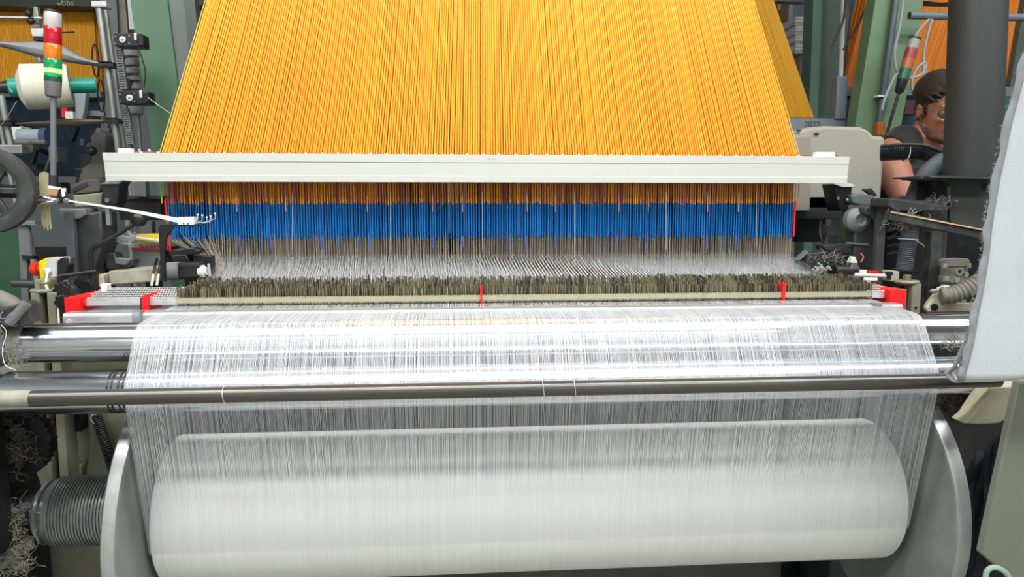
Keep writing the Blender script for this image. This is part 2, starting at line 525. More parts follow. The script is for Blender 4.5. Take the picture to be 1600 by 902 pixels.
for ri, y in enumerate(hrow_y):
    for k in range(NC):
        u = (k + .5) / NC
        x = HL + (HR - HL) * u + random.gauss(0, .0004 if ri == 0 else CJ)
        xt = mid + (x - mid) * (1 - conv * fx / .95) + .02 * (ri / HROWS - .5)
        yt = 2.30 + (y - 2.30) * 1.15
        if not (abs(u - .405) < .022 and ri > 2 and random.random() < .5):
            post(rcords if ri and random.random() < .75 * math.exp(-((u - .41) / .045) ** 2) + .10 * (math.sin(u * 31) > .5) else cords, (x, y, zb - .002), (xt, yt, ZT), .0029, 5, random.random())
        jx = x + random.gauss(0, .0007)
        z1 = zblue1 + random.gauss(0, .0028)
        z0 = zblue0 + random.gauss(0, .004) + (.0 if (k + ri) % 5 else .014)
        (post(pink, (x, y, zb), (jx, y, z1), .0013, 4) if random.random() < (.36 if ri < 3 else .16)
         else post(under, (x, y, zb), (jx, y, z1), .0019, 4))
        post(blue, (jx, y, z1), (jx, y, z0), .00185, 5, random.random())
        xe = max(jx, -.705 + .02 * (jx + .841) / .136) if jx < -.705 else jx
        post(wires, (jx, y, z0), (xe + random.gauss(0, .001), y, zeye - .02), .0007, 3)
        post(wires, (xe, y, zeye - .02), (xe, y, .74), .0007, 3)
cords.build('harness_cords', CORD, har, smooth=True, kind='stuff')
rcords.build('red_orange_cords', pm('red_orange_cord', (.80, .20, .018), .55, 0, .06, 2.0, island=.14), har, smooth=True, kind='stuff')
under.build('lower_cords', pm('deep_orange_cord', (.72, .27, .02), .6, 0, .06, 2.0, island=.25), har, kind='stuff')
pink.build('dark_cords', pm('purple_red_cord', (.42, .13, .13), .6, 0, .06, 2.0, island=.8), har, kind='stuff')
BLUE = pm('blue_sleeve', (.003, .115, .37), .32, 0, .05, 3.0, island=.3, spec=.5)
blue.build('blue_sleeves', BLUE, har, kind='stuff')
wires.build('heddle_wires', pm('heddle_wire', (.50, .44, .37), .35, .4, .1, 3, island=.5), har, kind='stuff')
# coloured edge cords and red edge rods
for side, x in ((-1, HL - .004), (1, HR + .004)):
    xx = W(258 if side < 0 else 1243, 312, 2.222).x
    x2 = W(266 if side < 0 else 1240, 392 if side < 0 else 370, 2.222).x
    MB().tube([(xx, 2.222, zblue1 + .008), (x2, 2.222, W(745, 392 if side < 0 else 371, 2.222).z)], .0030, 8).build('edge_rod', RED, har, label='red end rod of the harness')
    for ri in range(HROWS):
        e = MB()
        xt = mid + (x - mid) * (1 - conv * fx / .95) + .02 * (ri / HROWS - .5)
        e.cyl((x, hrow_y[ri], zb), (xt, 2.30 + (hrow_y[ri] - 2.30) * 1.15, ZT), .0016, n=5)
        e.build('edge_cord', CORD_E, har)
    MB().cyl((x, 2.222, zb), (x, 2.222, zblue1), .0018, n=6).build('edge_cord', CORD_E, har)
# a few loose pieces: pale cords over the blue, sleeves that hang lower
PALECORD = pm('pale_red_cord', 'c08a80', .6, 0, .05, 5)
for px in (370, 446, 574, 676, 722, 823, 868, 967, 1013, 1106, 1154):
    p = W(px, 300, 2.217); q = W(px + random.uniform(-1, 1), 331, 2.217)
    MB().cyl(p, q, .0016, n=6).build('loose_cord', PALECORD, har)
BLUE1 = pm('blue_sleeve_low', (.02, .12, .42), .35, 0, .05, 3)
for px in (303, 374, 409, 423, 503, 529, 560, 577, 677, 723, 796, 822, 868, 938, 965, 1008, 1105, 1130, 1150):
    p = W(px, 368, 2.217); q = W(px + random.uniform(-.6, .6), 388 + random.uniform(-3, 2), 2.217)
    MB().cyl(p, q, .0019, n=6).build('low_sleeve', BLUE1, har)
for px in (328, 457, 610, 754, 898, 1041, 1182):
    p = W(px, 300, 2.214); q = W(px, 390, 2.214)
    MB().cyl(p, q, .0010, n=5).build('pale_wire', WIRE, har)

# ------------------------------------------------------------------ comber board with its pale rail
cb = thing('comber_board', 'long pale aluminium rail with comber board across the orange harness', 'rail', (.1, 2.17, W(745, 285, 2.168).z))
bz1, bz0 = W(745, 241.5, 2.168).z, W(745, 285, 2.168).z
bx0, bx1 = W(160, 240, 2.168).x, W(1328, 245, 2.168).x
bb0, bb1 = W(165.5, 282, 2.168).x, W(1323.5, 282, 2.168).x
PALE = pm('pale_anodised_aluminium', 'b9bab2', .38, .05, .02, 2.5, stretch=(.5, 6, 6), dirt='a5a59c', dirt_amt=.25)
h = bz1 - bz0
pr = [(0, 0), (0, h * .22), (.0016, h * .235), (.0016, h * .70), (0, h * .72), (0, h - .001), (.004, h), (.03, h), (.03, h - .003), (.006, h - .003), (.006, .003), (.02, .003), (.02, 0)]
vs = []
for t in (0, 1):
    for dy, dz in pr:
        f = dz / h
        x = (bb0 + (bx0 - bb0) * f) if t == 0 else (bb1 + (bx1 - bb1) * f)
        vs.append((x, 2.168 + dy, bz0 + dz))
n = len(pr)
rail = MB(); rail.add(vs, [tuple(range(n))[::-1], tuple(range(n, 2 * n))] + [(i, (i + 1) % n, (i + 1) % n + n, i + n) for i in range(n)])
rail.build('front_rail', PALE, cb, smooth=False)
PINKBD = pm('reddish_board', '8d5f60', .6, 0, .15, 12)
MB().bb((bx0 + .06, 2.20, zb - .010), (bx1 - .08, 2.44, zb - .004)).build('board', PINKBD, cb, False)
scr = None
k = 0
px = 195
while px < 1300:
    p = W(px, 240, 2.182); p.z = bz1
    if scr is None:
        scr = MB().lathe(p, (0, 0, 1), [(-.002, .0032), (.0025, .0032), (.004, .0020)], 10).build('screw', ALU, cb)
        sp = p.copy()
    else:
        s2 = scr.copy(); COL.objects.link(s2); s2.parent = cb; s2.location = Vector((p.x - sp.x, 0, 0))
    px += 26.2 - px * .0016
MARK = pm('grey_print', '9b9c97', .6, 0, .05, 20)
for px0, px1 in ((763, 767), (769, 774)):
    a, b = W(px0, 247.5, 2.1678), W(px1, 249.2, 2.1678)
    MB().bb((a.x, 2.1672, b.z), (b.x, 2.1681, a.z)).build('printed_mark', MARK, cb, False)
# end fittings above the rail
for nm, x0p, x1p, yy, col in (('left', 186, 248, 231, 1), ('right', 1252, 1304, 236, 1)):
    a, b = W(x0p, yy, 2.24), W(x1p, yy + 9, 2.24)
    MB().bb((a.x, 2.215, bz1 - .004), (b.x, 2.235, bz1 + .006)).build('board_end', PINKBD, cb, False)
    e = W(x0p + (0 if nm == 'left' else 20), yy, 2.20); f = W(x0p + (22 if nm == 'left' else 50), yy + 9, 2.20)
    MB().bb((e.x, 2.19, bz1 - .002), (f.x, 2.21, bz1 + .014)).build('clamp', WHITEPL, cb, False, bevel=.002)
    for q in (.35, .55, .8):
        xx = a.x + (b.x - a.x) * q
        MB().cyl((xx, 2.23, bz1), (xx, 2.23, bz1 + .015), .004, n=8).build('pin', ALU, cb)

# ------------------------------------------------------------------ warp stop motion (drop wires)
wsm = thing('warp_stop_motion', 'bank of thin drop wires on toothed bars between red end holders', 'drop wires', (.15, 2.04, 1.05))
NR = 6
TOOTH = pm('bright_tooth', 'dfe0dc', .35, .2, .03, 40)
drow = [1.972 + .0235 * i for i in range(NR)]
dxl, dxr = [], []
DROPM = pm('drop_wire', (.24, .22, .14), .38, .5, .1, 5, island=.75)
for ri, y in enumerate(drow):
    x0 = W(276 + 2 * ri, 470, y).x if ri < 2 else W(276, 470, drow[0]).x + .004 * ri
    x1 = W(1360, 468, drow[0]).x - .002 * ri
    dw = MB()
    n = int((x1 - x0) / .0033)
    for k in range(n):
        x = x0 + (x1 - x0) * (k + random.uniform(.1, .9)) / n
        th = .0008 if random.random() < .8 else .0015
        a = random.gauss(0, .22)
        top = 1.180 + .0035 * ri + random.gauss(0, .0022)
        R = Matrix.Rotation(a, 3, 'Z') @ Matrix.Rotation(random.gauss(0, .03), 3, 'Y')
        dw.box((x, y, (top + 1.08) / 2), (th, .0085, top - 1.08), R)
        # rounded tip
    dw.build('drop_wires', DROPM, wsm, smooth=False, kind='stuff')
    # toothed bar through the row
    bxa = W(128 + 7 * ri, 470 - 5 * ri, y).x if ri == 0 else bxa0
    if ri == 0: bxa0 = bxa
    bxb = W(1396, 465, drow[0]).x
    hb = MB(); th_ = MB()
    ztop, zbot = 1.158 + .0025 * ri, 1.139 + .0025 * ri
    hb.bb((bxa, y - .0016, zbot), (bxb, y + .0016, ztop))
    pitch = .0068
    for xa, xb in ((bxa, W(277, 470, drow[0]).x + .01), (W(1358, 470, drow[0]).x - .01, bxb)):
        q = xa + .003
        while q < xb - .003:
            th_.box((q, y, ztop + .0016), (.0034, .0070, .0032))
            q += pitch
    hbo = hb.build('toothed_bar', ALU if ri == 0 else DARKGREY, wsm, smooth=False)
    th_.build('teeth', TOOTH, hbo, smooth=False, kind='stuff')
    MB().cyl((bxa, y + .004, 1.125), (bxb, y + .004, 1.125), .0025, n=8).build('support_wire', STEEL, wsm)
def red_holder(x0, x1, yb0, end, sgn):
    b = MB()
    b.bb((x0, 1.948, 1.108), (x1, 1.968, 1.163))
    b.bb((x0 + .002, 1.968, 1.112), (x1 + (.002 if sgn < 0 else 0), drow[-1] + .014, 1.146))
    for y in drow:
        b.bb((x0 + (.002 if sgn < 0 else -.004), y - .007, 1.140), (x1 + (.008 if sgn < 0 else -.002), y + .006, 1.164))
        b.bb((x0 + .006, y + .006, 1.140), (x1 - .002, y + .014, 1.157))
    b.build('end_holder', RED, wsm, False, bevel=.0012, label='red end holder of the toothed bars')
e0, e1 = W(100, 470, 1.948), W(123, 470, 1.948)
red_holder(e0.x, e1.x, 0, 0, -1)
e0, e1 = W(1391, 455, 1.948), W(1416, 455, 1.948)
red_holder(e0.x, e1.x, 0, 0, 1)
for px in (226, 752, 1224):
    x = W(px, 470, 1.955).x
    w = .0075 if px < 700 else (.0026 if px < 1000 else .004)
    b = MB()
    top0 = 1.158 if px < 700 else 1.178
    b.bb((x - w, 1.953, 1.110), (x + w, 1.968, top0 + .008))
    if px < 700:
        b.bb((x - .003, 1.968, 1.125), (x + .006, drow[-1] + .01, 1.150))
        for y in drow:
            b.bb((x - .004, y - .007, 1.148), (x + .008, y + .006, 1.168))
    else:
        b.bb((x - w, 1.968, 1.12), (x + w, drow[-1] + .01, top0 + .004))
    b.build('separator', RED, wsm, False, bevel=.0008)
    if px < 700:
        MB().bb((x - w - .004, 1.955, 1.108), (x - w, 1.972, 1.160)).build('separator_cheek', BLACKPL, wsm, False)
# dull strip in front of the first row
OLVS = pm('dull_olive_strip', 'aba68c', .5, .3, .08, 40)
xa, xb = W(275, 470, 1.960).x, W(1361, 470, 1.960).x
fs = MB().bb((xa, 1.960, 1.1445), (xb, 1.962, 1.1575))
q = xa
while q < xb:
    fs.box((q, 1.961, 1.1585), (.0036, .003, .003)); q += .0068
fs.build('front_strip', OLVS, wsm, False)
# front rail under the drop wires
ry0, ry1 = 1.872, 1.918
rz1, rz0 = W(160, 489.5, 1.872).z, W(160, 508, 1.872).z
rl = thing('stop_motion_rail', 'bright aluminium rail carrying the drop wire bank, warp passing over it', 'rail', (.15, 1.895, 1.07))
rx0 = W(97, 495, 1.872).x; rx1 = W(1412, 480, 1.872).x
RAILM = pm('rail_aluminium', 'a9abab', .34, .55, .06, 25, stretch=(.4, 6, 6), dirt='6f6e68', dirt_amt=.35)
MB().prism([(rx0, ry0, rz0), (rx0, ry0, rz1 - .009), (rx0, ry0 + .006, rz1), (rx0, ry1, rz1), (rx0, ry1, rz0)], (rx1 - rx0, 0, 0)).build('rail_body', RAILM, rl, bevel=.0015)
MB().cyl((rx0, 1.935, 1.112), (rx1, 1.935, 1.112), .006, n=12).build('round_bar', CHROME, rl)
MB().cyl((rx0, 1.95, 1.100), (rx1, 1.95, 1.100), .005, n=12).build('round_bar', STEEL, rl)
p = W(108, 503, 1.872)
MB().cyl((p.x, 1.868, p.z), (p.x, 1.875, p.z), .0065, n=12).build('bolt', ALU, rl)
p = W(215, 500, 1.868)
MB().bb((p.x - .010, 1.860, rz0 + .004), (p.x + .010, 1.89, rz1 + .0035)).build('stop_block', STEEL, rl, False, bevel=.002)
p = W(1370, 488, 1.868)
MB().bb((p.x - .010, 1.860, rz0 + .004), (p.x + .010, 1.89, rz1 + .0035)).build('stop_block', STEEL, rl, False, bevel=.002)
# ================================================================== shape helpers from pixels
def pbox(mb, x0, y0, x1, y1, Y, dep):
    """box whose front face covers the pixel rectangle on the plane y = Y"""
    cx, cy = (x0 + x1) / 2, (y0 + y1) / 2
    a, b = W(x0, cy, Y).x, W(x1, cy, Y).x
    zt, zb_ = W(cx, y0, Y).z, W(cx, y1, Y).z
    return mb.bb((a, Y, zb_), (b, Y + dep, zt))

def ppoly(mb, pts, Y, dep):
    return mb.prism([W(x, y, Y) for x, y in pts], (0, dep, 0))

def spline(pts, n=8):
    pts = [Vector(p) for p in pts]; out = []
    for i in range(len(pts) - 1):
        p0, p1, p2, p3 = pts[max(i - 1, 0)], pts[i], pts[i + 1], pts[min(i + 2, len(pts) - 1)]
        for k in range(n):
            t = k / n
            out.append(.5 * ((2 * p1) + (p2 - p0) * t + (2 * p0 - 5 * p1 + 4 * p2 - p3) * t * t + (3 * p1 - p0 - 3 * p2 + p3) * t ** 3))
    out.append(pts[-1])
    return out

def resample(pts, step):
    out = [pts[0]]; acc = 0
    for a, b in zip(pts, pts[1:]):
        L = (b - a).length; t = step - acc
        while t <= L:
            out.append(a + (b - a) * (t / L)); t += step
        acc = L - (t - step)
    return out

def corr(mb, pts, r, pitch=.006, n=18, depth=.12):
    q = resample(spline(pts, 14), pitch / 4)
    rs = [r * (1 - depth * (1, .55, 0, .55)[i % 4]) for i in range(len(q))]
    return mb.tube(q, rs, n)

def ptube(mb, pts, r, n=8, k=8):
    return mb.tube(spline([W(*p) for p in pts], k), r, n)

def text_mesh(body, size, mat, parent, loc, rot, name='lettering'):
    cu = bpy.data.curves.new('lettering', 'FONT')
    cu.body = body; cu.size = size; cu.extrude = .0006; cu.align_x = 'CENTER'; cu.align_y = 'CENTER'
    ob = bpy.data.objects.new('lettering_tmp', cu); COL.objects.link(ob)
    dg = bpy.context.evaluated_depsgraph_get()
    me = bpy.data.meshes.new_from_object(ob.evaluated_get(dg))
    bpy.data.objects.remove(ob)
    o = bpy.data.objects.new(name, me); COL.objects.link(o)
    me.materials.clear(); me.materials.append(mat)
    o.parent = parent
    o.location = Vector(loc) - parent.location; o.rotation_euler = rot
    return o

def lint_blob(mb, c, size, n, r=.0006):
    c = Vector(c)
    for i in range(n):
        p = c + Vector([random.gauss(0, s) for s in size])
        q = [p]
        d = Vector([random.gauss(0, 1) for _ in range(3)]).normalized()
        for k in range(5):
            d = (d + Vector([random.gauss(0, .7) for _ in range(3)])).normalized()
            q.append(q[-1] + d * random.uniform(.004, .010))
        mb.tube(q, r * random.uniform(.6, 1.6), 3, cap=False)
    return mb

# ================================================================== left side of the loom
# -- bearing of the back rest roller
t = thing('roller_bearing', 'grey bearing housing with bolted arm holding the end of the upper chrome roller', 'bearing', (ux0 - .06, URC[0], 1.03))
MB().lathe((ux0 - .13, URC[0], URC[1]), (1, 0, 0), [(0, .02), (0, .053), (.05, .056), (.09, .056), (.10, .050), (.128, .047)], 48).build('housing', GREYPAINT, t)
b = MB(); ppoly(b, [(-30, 485), (8, 482), (34, 472), (44, 478), (52, 505), (30, 512), (-30, 512)], 1.70, .05); b.build('arm', DARKGREY, t, bevel=.003)
MB().cyl(W(14, 506, 1.69), W(42, 474, 1.70), .0105, n=20).build('pivot_pin', GREYPAINT, t)
p = W(20, 497, 1.695)
MB().lathe(p + Vector((0, .01, 0)), (0, -1, 0), [(0, .013), (.012, .013), (.013, .0085), (.022, .0085)], 6).build('bolt', STEEL, t)
lb = MB(); lint_blob(lb, W(24, 555, 1.715), (.006, .004, .022), 60, .0005); lint_blob(lb, W(6, 530, 1.705), (.004, .003, .03), 26, .0005)
lb.build('lint', LINT, t, kind='stuff')
ptube(MB(), [(2, 508, 1.70), (10, 520, 1.698), (4, 545, 1.70), (8, 570, 1.70), (24, 578, 1.705)], .0008, 6).build('loose_thread', YARN_WHITE, t)
# -- bearing of the guide roller
t = thing('roller_bearing', 'dark housing under lint holding the end of the lower chrome roller', 'bearing', (lx0 - .06, LRC[0], .90))
MB().lathe((lx0 - .12, LRC[0], LRC[1]), (1, 0, 0), [(0, .02), (0, .054), (.09, .054), (.10, .043), (.12, .043)], 40).build('housing', BLACKMET, t)
MB().bb((lx0 - .12, LRC[0] - .03, .60), (lx0 - .03, LRC[0] + .04, LRC[1])).build('foot', BLACKMET, t, False, bevel=.003)
# -- grey hose by the upper roller
hm = MB(); corr(hm, [W(-40, 462, 1.88), W(-10, 466, 1.88), W(14, 476, 1.86), W(34, 492, 1.84)], .024, .008)
tag(hm.build('corrugated_hose', pm('grey_hose', '6f6f67', .6, 0, .15, 20, dirt='4b493f', dirt_amt=.4)), 'dusty grey corrugated hose beside the upper roller bearing', 'hose')
# -- olive slotted post
t = thing('slotted_post', 'olive grey slotted post with brass capped washer beside the emergency stop', 'post', (W(68, 505, 1.98).x, 2.0, .5))
x0, x1 = W(49, 480, 1.97).x, W(88, 480, 1.97).x; zt = W(68, 458, 1.97).z
xs = W(62, 480, 1.97).x, W(74, 480, 1.97).x
MB().bb((x0, 1.97, .5), (xs[0], 2.03, zt)).build('side_bar', OLIVEGREY, t, False, bevel=.002)
MB().bb((xs[1], 1.97, .5), (x1, 2.03, zt)).build('side_bar', OLIVEGREY, t, False, bevel=.002)
MB().bb((xs[0], 2.00, .5), (xs[1], 2.03, zt)).build('slot_web', BLACKMET, t, False)
MB().lathe((W(70, 470, 2.0).x, 2.0, zt), (0, 0, 1), [(0, .031), (.004, .032), (.008, .030)], 32).build('washer', OLIVEGREY, t)
MB().lathe((W(73, 470, 2.0).x, 2.0, zt + .008), (0, 0, 1), [(0, .013), (.016, .013), (.018, .011)], 20).build('cap_nut', pm('dull_brass', '8f8460', .4, .7, .1, 30), t)
p = W(59, 499, 1.969); MB().cyl(p, p + Vector((0, -.003, 0)), .0035, n=12).build('screw', BLACKMET, t)
# -- grey round handle bar
a = W(19, 443, 2.03); b_ = W(72, 444, 2.03)
hb = MB().lathe(a, b_ - a, [(0, .008), (.002, .0105), ((b_ - a).length, .0105)], 20)
t = thing('clamp_bar', 'plain grey round bar clamped on the slotted post', 'bar', (a + b_) / 2)
hb.build('bar', DARKGREY, t); MB().bb((b_.x - .02, 2.01, b_.z - .016), (b_.x + .02, 2.05, b_.z + .014)).build('clamp', OLIVEGREY, t, False, bevel=.003)
# -- emergency stop
t = thing('emergency_stop', 'yellow and grey emergency stop box with red mushroom button', 'switch box', W(80, 440, 2.06))
ppoly(MB(), [(59, 409), (72, 403), (84, 404), (84, 436), (62, 437)], 2.05, .06).build('yellow_lid', YELLOWPL, t, bevel=.003)
LGREY = pm('light_grey_plastic', 'c2c5c4', .45, 0, .04, 30)
ppoly(MB(), [(72, 403.5), (98, 402), (88, 409), (88, 433), (76, 436), (70, 420)], 2.049, .06).build('grey_box', LGREY, t, bevel=.003)
ppoly(MB(), [(84, 409), (100, 402), (106, 404), (104, 428), (86, 432)], 2.055, .05).build('back_box', BLACKPL, t, bevel=.003)
c = W(56, 420, 2.075)
MB().lathe(c + Vector((.02, 0, 0)), (-1, 0, 0), [(0, .011), (.012, .011), (.014, .019), (.022, .019), (.030, .014)], 28).build('button', pm('red_button', 'f0331c', .4, 0, .05, 40), t)
c = W(75, 424, 2.047)
MB().lathe(c, (0, -1, 0), [(0, .010), (.006, .010), (.010, .006)], 20).build('cable_gland', LGREY, t)
ptube(MB(), [(75, 424, 2.038), (73, 432, 2.02), (72, 446, 1.99), (75, 452, 1.985)], .0028, 8).build('cable', WHITEPL, t)
ppoly(MB(), [(98, 403), (110, 402), (108, 412), (103, 420), (99, 420)], 2.06, .03).build('bracket', STEEL, t, bevel=.002)
# -- adjusting lever with ball
t = thing('hand_lever', 'bent black lever with a round ball knob beside the drop wires', 'lever', W(143, 440, 2.06))
b = W(217, 342, 2.06)
MB().ball(b, .0215, 24, 16).build('ball_knob', BLACKPL, t)
ptube(MB(), [(211, 350, 2.06), (180, 369, 2.06), (150, 386, 2.06), (142, 394, 2.06), (143, 410, 2.06), (143, 445, 2.06)], .0058, 12, 6).build('lever_rod', BLACKMET, t)
MB().cyl(W(90, 432, 2.02), W(150, 424, 2.06), .0055, n=12).build('cross_rod', BLACKMET, t)
MB().cyl(W(94, 432, 2.02), W(95, 446, 2.02), .005, n=12).build('cross_rod_leg', BLACKMET, t)
MB().bb(W(137, 424, 2.05), W(149, 428, 2.07)).build('collar', BLACKMET, t, False, bevel=.001)
# -- black clamp knobs
for i, (px, py, Y, s, lab) in enumerate(((97, 452, 1.99, 1.0, 'black star knob on a threaded bolt next to the red end holder'),
                                         (98, 471, 1.965, .95, 'lower black knob against the face of the red end holder'),
                                         (126, 441, 2.07, .8, 'small black star knob behind the red end holder'))):
    c = W(px, py, Y)
    t = thing('star_knob', lab, 'knob', c - Vector((0, 0, .02)))
    k = MB()
    pf = []
    for a in range(30):
        rr = (.0195 if a % 5 < 3 else .0155) * s
        pf.append(c + Vector((rr * math.cos(a * math.pi / 15), -.010 * s, rr * math.sin(a * math.pi / 15))))
    k.prism(pf, (0, .020 * s, 0)); k.build('grip', BLACKPL, t, bevel=.0012)
    MB().cyl(c + Vector((0, .008, 0)), c + Vector((0, .05, -.002)), .005 * s, n=10).build('bolt', STEEL, t)
ptube(MB(), [(93, 462, 1.975), (91, 480, 1.965), (93, 500, 1.965), (96, 520, 1.97)], .003, 8)
cb2 = ptube(MB(), [(94, 462, 1.967), (91, 480, 1.962), (92, 500, 1.962), (94, 525, 1.965)], .0026, 8)
tag(cb2.build('cable', WHITEPL), 'thin white cable hanging beside the red end holder', 'cable')
# -- weft presenter: clip, guide arm, thread card
t = thing('thread_presenter', 'white thread card with wire hooks on a bent black arm before the harness', 'thread guide', W(258, 440, 2.06))
ppoly(MB(), [(247, 357), (251, 351), (262, 350.5), (312, 351), (322, 349), (310, 353.5), (270, 355), (262, 367), (258, 376), (257, 405), (258, 440), (252, 440), (250, 400)], 2.06, .012).build('arm', BLACKMET, t, bevel=.0012)
cd_ = MB(); ppoly(cd_, [(277.5, 339.5), (303, 339), (303.5, 351), (278, 351.5)], 2.055, .018); cdo = cd_.build('thread_card', WHITEPL, t, bevel=.001)
dots = MB()
for i in range(7):
    for j in range(2):
        p = W(281 + 3.3 * i + j, 342 + 3.2 * j, 2.0548); dots.cyl(p, p + Vector((0, -.0006, 0)), .0011, n=6)
dots.build('holes', pm('card_hole', '7a6f66', .7), cdo)
for px in (287, 294):
    p = W(px, 349.5, 2.0548); MB().cyl(p, p + Vector((0, -.002, 0)), .0022, n=8).build('screw', BLACKMET, cdo)
for i, (px, py) in enumerate(((309, 336), (316, 337), (323, 340), (329, 338), (336, 334))):
    y = 2.052 + .006 * i
    ptube(MB(), [(302, 346 + i * .7, y), (306 + i * 2, 347 + i * .4, y), (px - 1, py + 8, y), (px, py + 1.5, y)], .0012, 6, 5).build('wire_hook', WIRE, t)
    MB().ball(W(px, py, y), .0028, 8, 6).build('hook_tip', WHITEPL, t)
for i in range(5):
    ptube(MB(), [(108, 313.5 + i * .3, 2.02), (200, 327 + i * .8, 2.04), (279, 341.5 + i * 1.6, 2.058)], .0009, 5, 4).build('weft_thread', YARN_WHITE, t)
# -- yarn clamp with hanging yarn bundle
t = thing('yarn_clamp', 'steel yarn clamp with two rollers and orange pad on the side post', 'yarn clamp', W(90, 330, 2.04))
ppoly(MB(), [(84, 318), (92, 296), (98, 293), (112, 318)], 2.03, .012).build('plate', BLACKMET, t, bevel=.001)
ppoly(MB(), [(70, 293), (91, 296), (90, 307), (69, 304)], 2.035, .03).build('pad', pm('orange_tan_pad', 'b0805a', .7, 0, .15, 40), t, bevel=.001)
ppoly(MB(), [(70, 290), (92, 294), (92, 297), (70, 294)], 2.034, .03).build('pad_cover', WHITEPL, t, bevel=.0008)
ppoly(MB(), [(95, 295), (100, 294), (101, 307), (97, 308)], 2.026, .01).build('label_tab', WHITEPL, t)
for px, r_ in ((89, .0075), (106, .0075)):
    c = W(px, 314, 2.03)
    rl_ = MB().lathe(c, (0, -1, 0), [(0, r_), (.010, r_), (.011, r_ * .6), (.014, r_ * .5)], 20).build('roller', STEEL, t)
ptube(MB(), [(52, 312, 2.02), (60, 308, 2.018), (75, 310, 2.02), (87, 313, 2.022)], .0045, 10).build('spring_arm', CHROME, t)
ptube(MB(), [(52, 313, 2.02), (58, 317, 2.016), (72, 316, 2.016), (86, 315, 2.02)], .0035, 10).build('spring_arm', CHROME, t)
ptube(MB(), [(57, 292, 2.05), (52, 300, 2.05), (50, 311, 2.03)], .004, 8).build('spring_loop', CHROME, t)
t = thing('yarn_bundle', 'khaki bundle of yarn strands hanging through the steel clamp', 'yarn', W(70, 358, 2.045))
KHAKI = pm('khaki_yarn', '9a9373', .8, 0, .15, 60, stretch=(4, 4, .3), island=.2)
for i in range(14):
    px = 62 + (i % 7) * 1.9; y = 2.036 + .008 * (i // 7)
    ptube(MB(), [(px + 1, 268 + abs(i % 7 - 3), y), (px + .6, 290, y), (px + 2.5, 312, y - .003), (px + 4 + (i % 3) * .8, 340, y), (px + 4.2 + (i % 4), 352 + (i * 5) % 8, y)], .0027, 6, 4).build('strand', KHAKI, t)
# -- hand wheel
c = W(-14, 298, 1.98)
wr = M(66, -14, 1.98)
t = thing('hand_wheel', 'large dark rubber rimmed wheel with cast spokes', 'wheel', c - Vector((0, 0, wr)))
ax = Vector((.12, -1, 0)).normalized()
MB().lathe(c, ax, [(-.016, wr * .67), (-.020, wr * .80), (-.016, wr * .97), (0, wr), (.016, wr * .97), (.022, wr * .80), (.018, wr * .68), (.004, wr * .66), (-.016, wr * .67)], 72, cap=False).build('rim', RUBBER, t)
MB().lathe(c, ax, [(-.012, wr * .60), (-.012, wr * .67), (.012, wr * .67), (.012, wr * .60), (-.012, wr * .60)], 72, cap=False).build('inner_ring', DARKGREY, t)
MB().lathe(c, ax, [(-.02, .01), (-.02, wr * .22), (.02, wr * .22), (.026, wr * .16), (.026, .01)], 32).build('hub', DARKGREY, t)
e1 = ax.orthogonal().normalized(); e2 = ax.cross(e1)
for k in range(6):
    a = k * math.pi / 3 + .25
    d = e1 * math.cos(a) + e2 * math.sin(a)
    MB().bar(c + d * wr * .18, c + d * wr * .63, .016, .014, ax).build('spoke', DARKGREY, t, bevel=.003)
MB().cyl(c - ax * .02, c - ax * .25, .018, n=20).build('axle', BLACKMET, t)
# -- side frame castings behind the clamp
t = thing('loom_side_frame', 'dark cast loom side frame with upright flat bar behind the yarn clamp', 'machine frame', (W(130, 430, 2.2).x, 2.4, 0))
pbox(MB(), 104, 331, 118, 480, 2.09, .02).build('flat_bar', pm('blue_grey_steel', '5a6167', .45, .4, .12, 18, dirt='3b3b38', dirt_amt=.4), t, False, bevel=.002)
ppoly(MB(), [(90, 326), (132, 326), (134, 336), (122, 343), (100, 341), (92, 335)], 2.10, .08).build('cap_casting', GREYPAINT, t, bevel=.003)
ppoly(MB(), [(116, 336), (158, 330), (160, 380), (148, 420), (150, 460), (110, 470)], 2.12, .10).build('casting', DARKGREY, t, bevel=.006)
ppoly(MB(), [(114, 305), (152, 302), (160, 300), (158, 322), (116, 324)], 2.14, .12).build('beige_box', OLIVEGREY, t, bevel=.003)
ppoly(MB(), [(155, 288), (170, 283), (192, 282), (186, 290), (184, 316), (176, 326), (162, 320), (160, 300)], 2.11, .06).build('bracket', BLACKMET, t, bevel=.003)
ppoly(MB(), [(156, 288), (168, 283), (192, 282), (184, 288)], 2.105, .06).build('bracket_top', STEEL, t, bevel=.001)
pbox(MB(), 165, 320, 171, 352, 2.12, .014).build('bolt_shaft', STEEL, t, False)
p = W(168, 313, 2.108); MB().cyl(p, p + Vector((0, -.004, 0)), .006, n=12).build('bolt', STEEL, t)
MB().bb((-1.45, 2.46, 0), (-1.0, 2.60, 1.08)).build('base_casting', DARKGREY, t, False, bevel=.01)
pbox(MB(), 185, 306, 252, 344, 2.55, .06).build('cross_beam', BLACKMET, t, False, bevel=.004)
pbox(MB(), 188, 306, 254, 311, 2.54, .06).build('cross_beam_lip', DARKGREY, t, False)
pbox(MB(), 210, 283, 228, 308, 2.52, .03).build('grey_upright', GREYPAINT, t, False, bevel=.002)
pbox(MB(), 218, 345, 238, 380, 2.50, .03).build('grey_upright', GREYPAINT, t, False, bevel=.002)
ppoly(MB(), [(112, 290), (130, 281), (152, 280), (158, 288), (155, 300), (115, 304)], 2.22, .15).build('dark_cover', pm('brown_grey_cover', '4a4543', .7, 0, .15, 14), t, bevel=.003)
MB().bar(W(114, 299, 2.15), W(136, 288, 2.15), .014, .010).build('slat', DARKGREY, t)
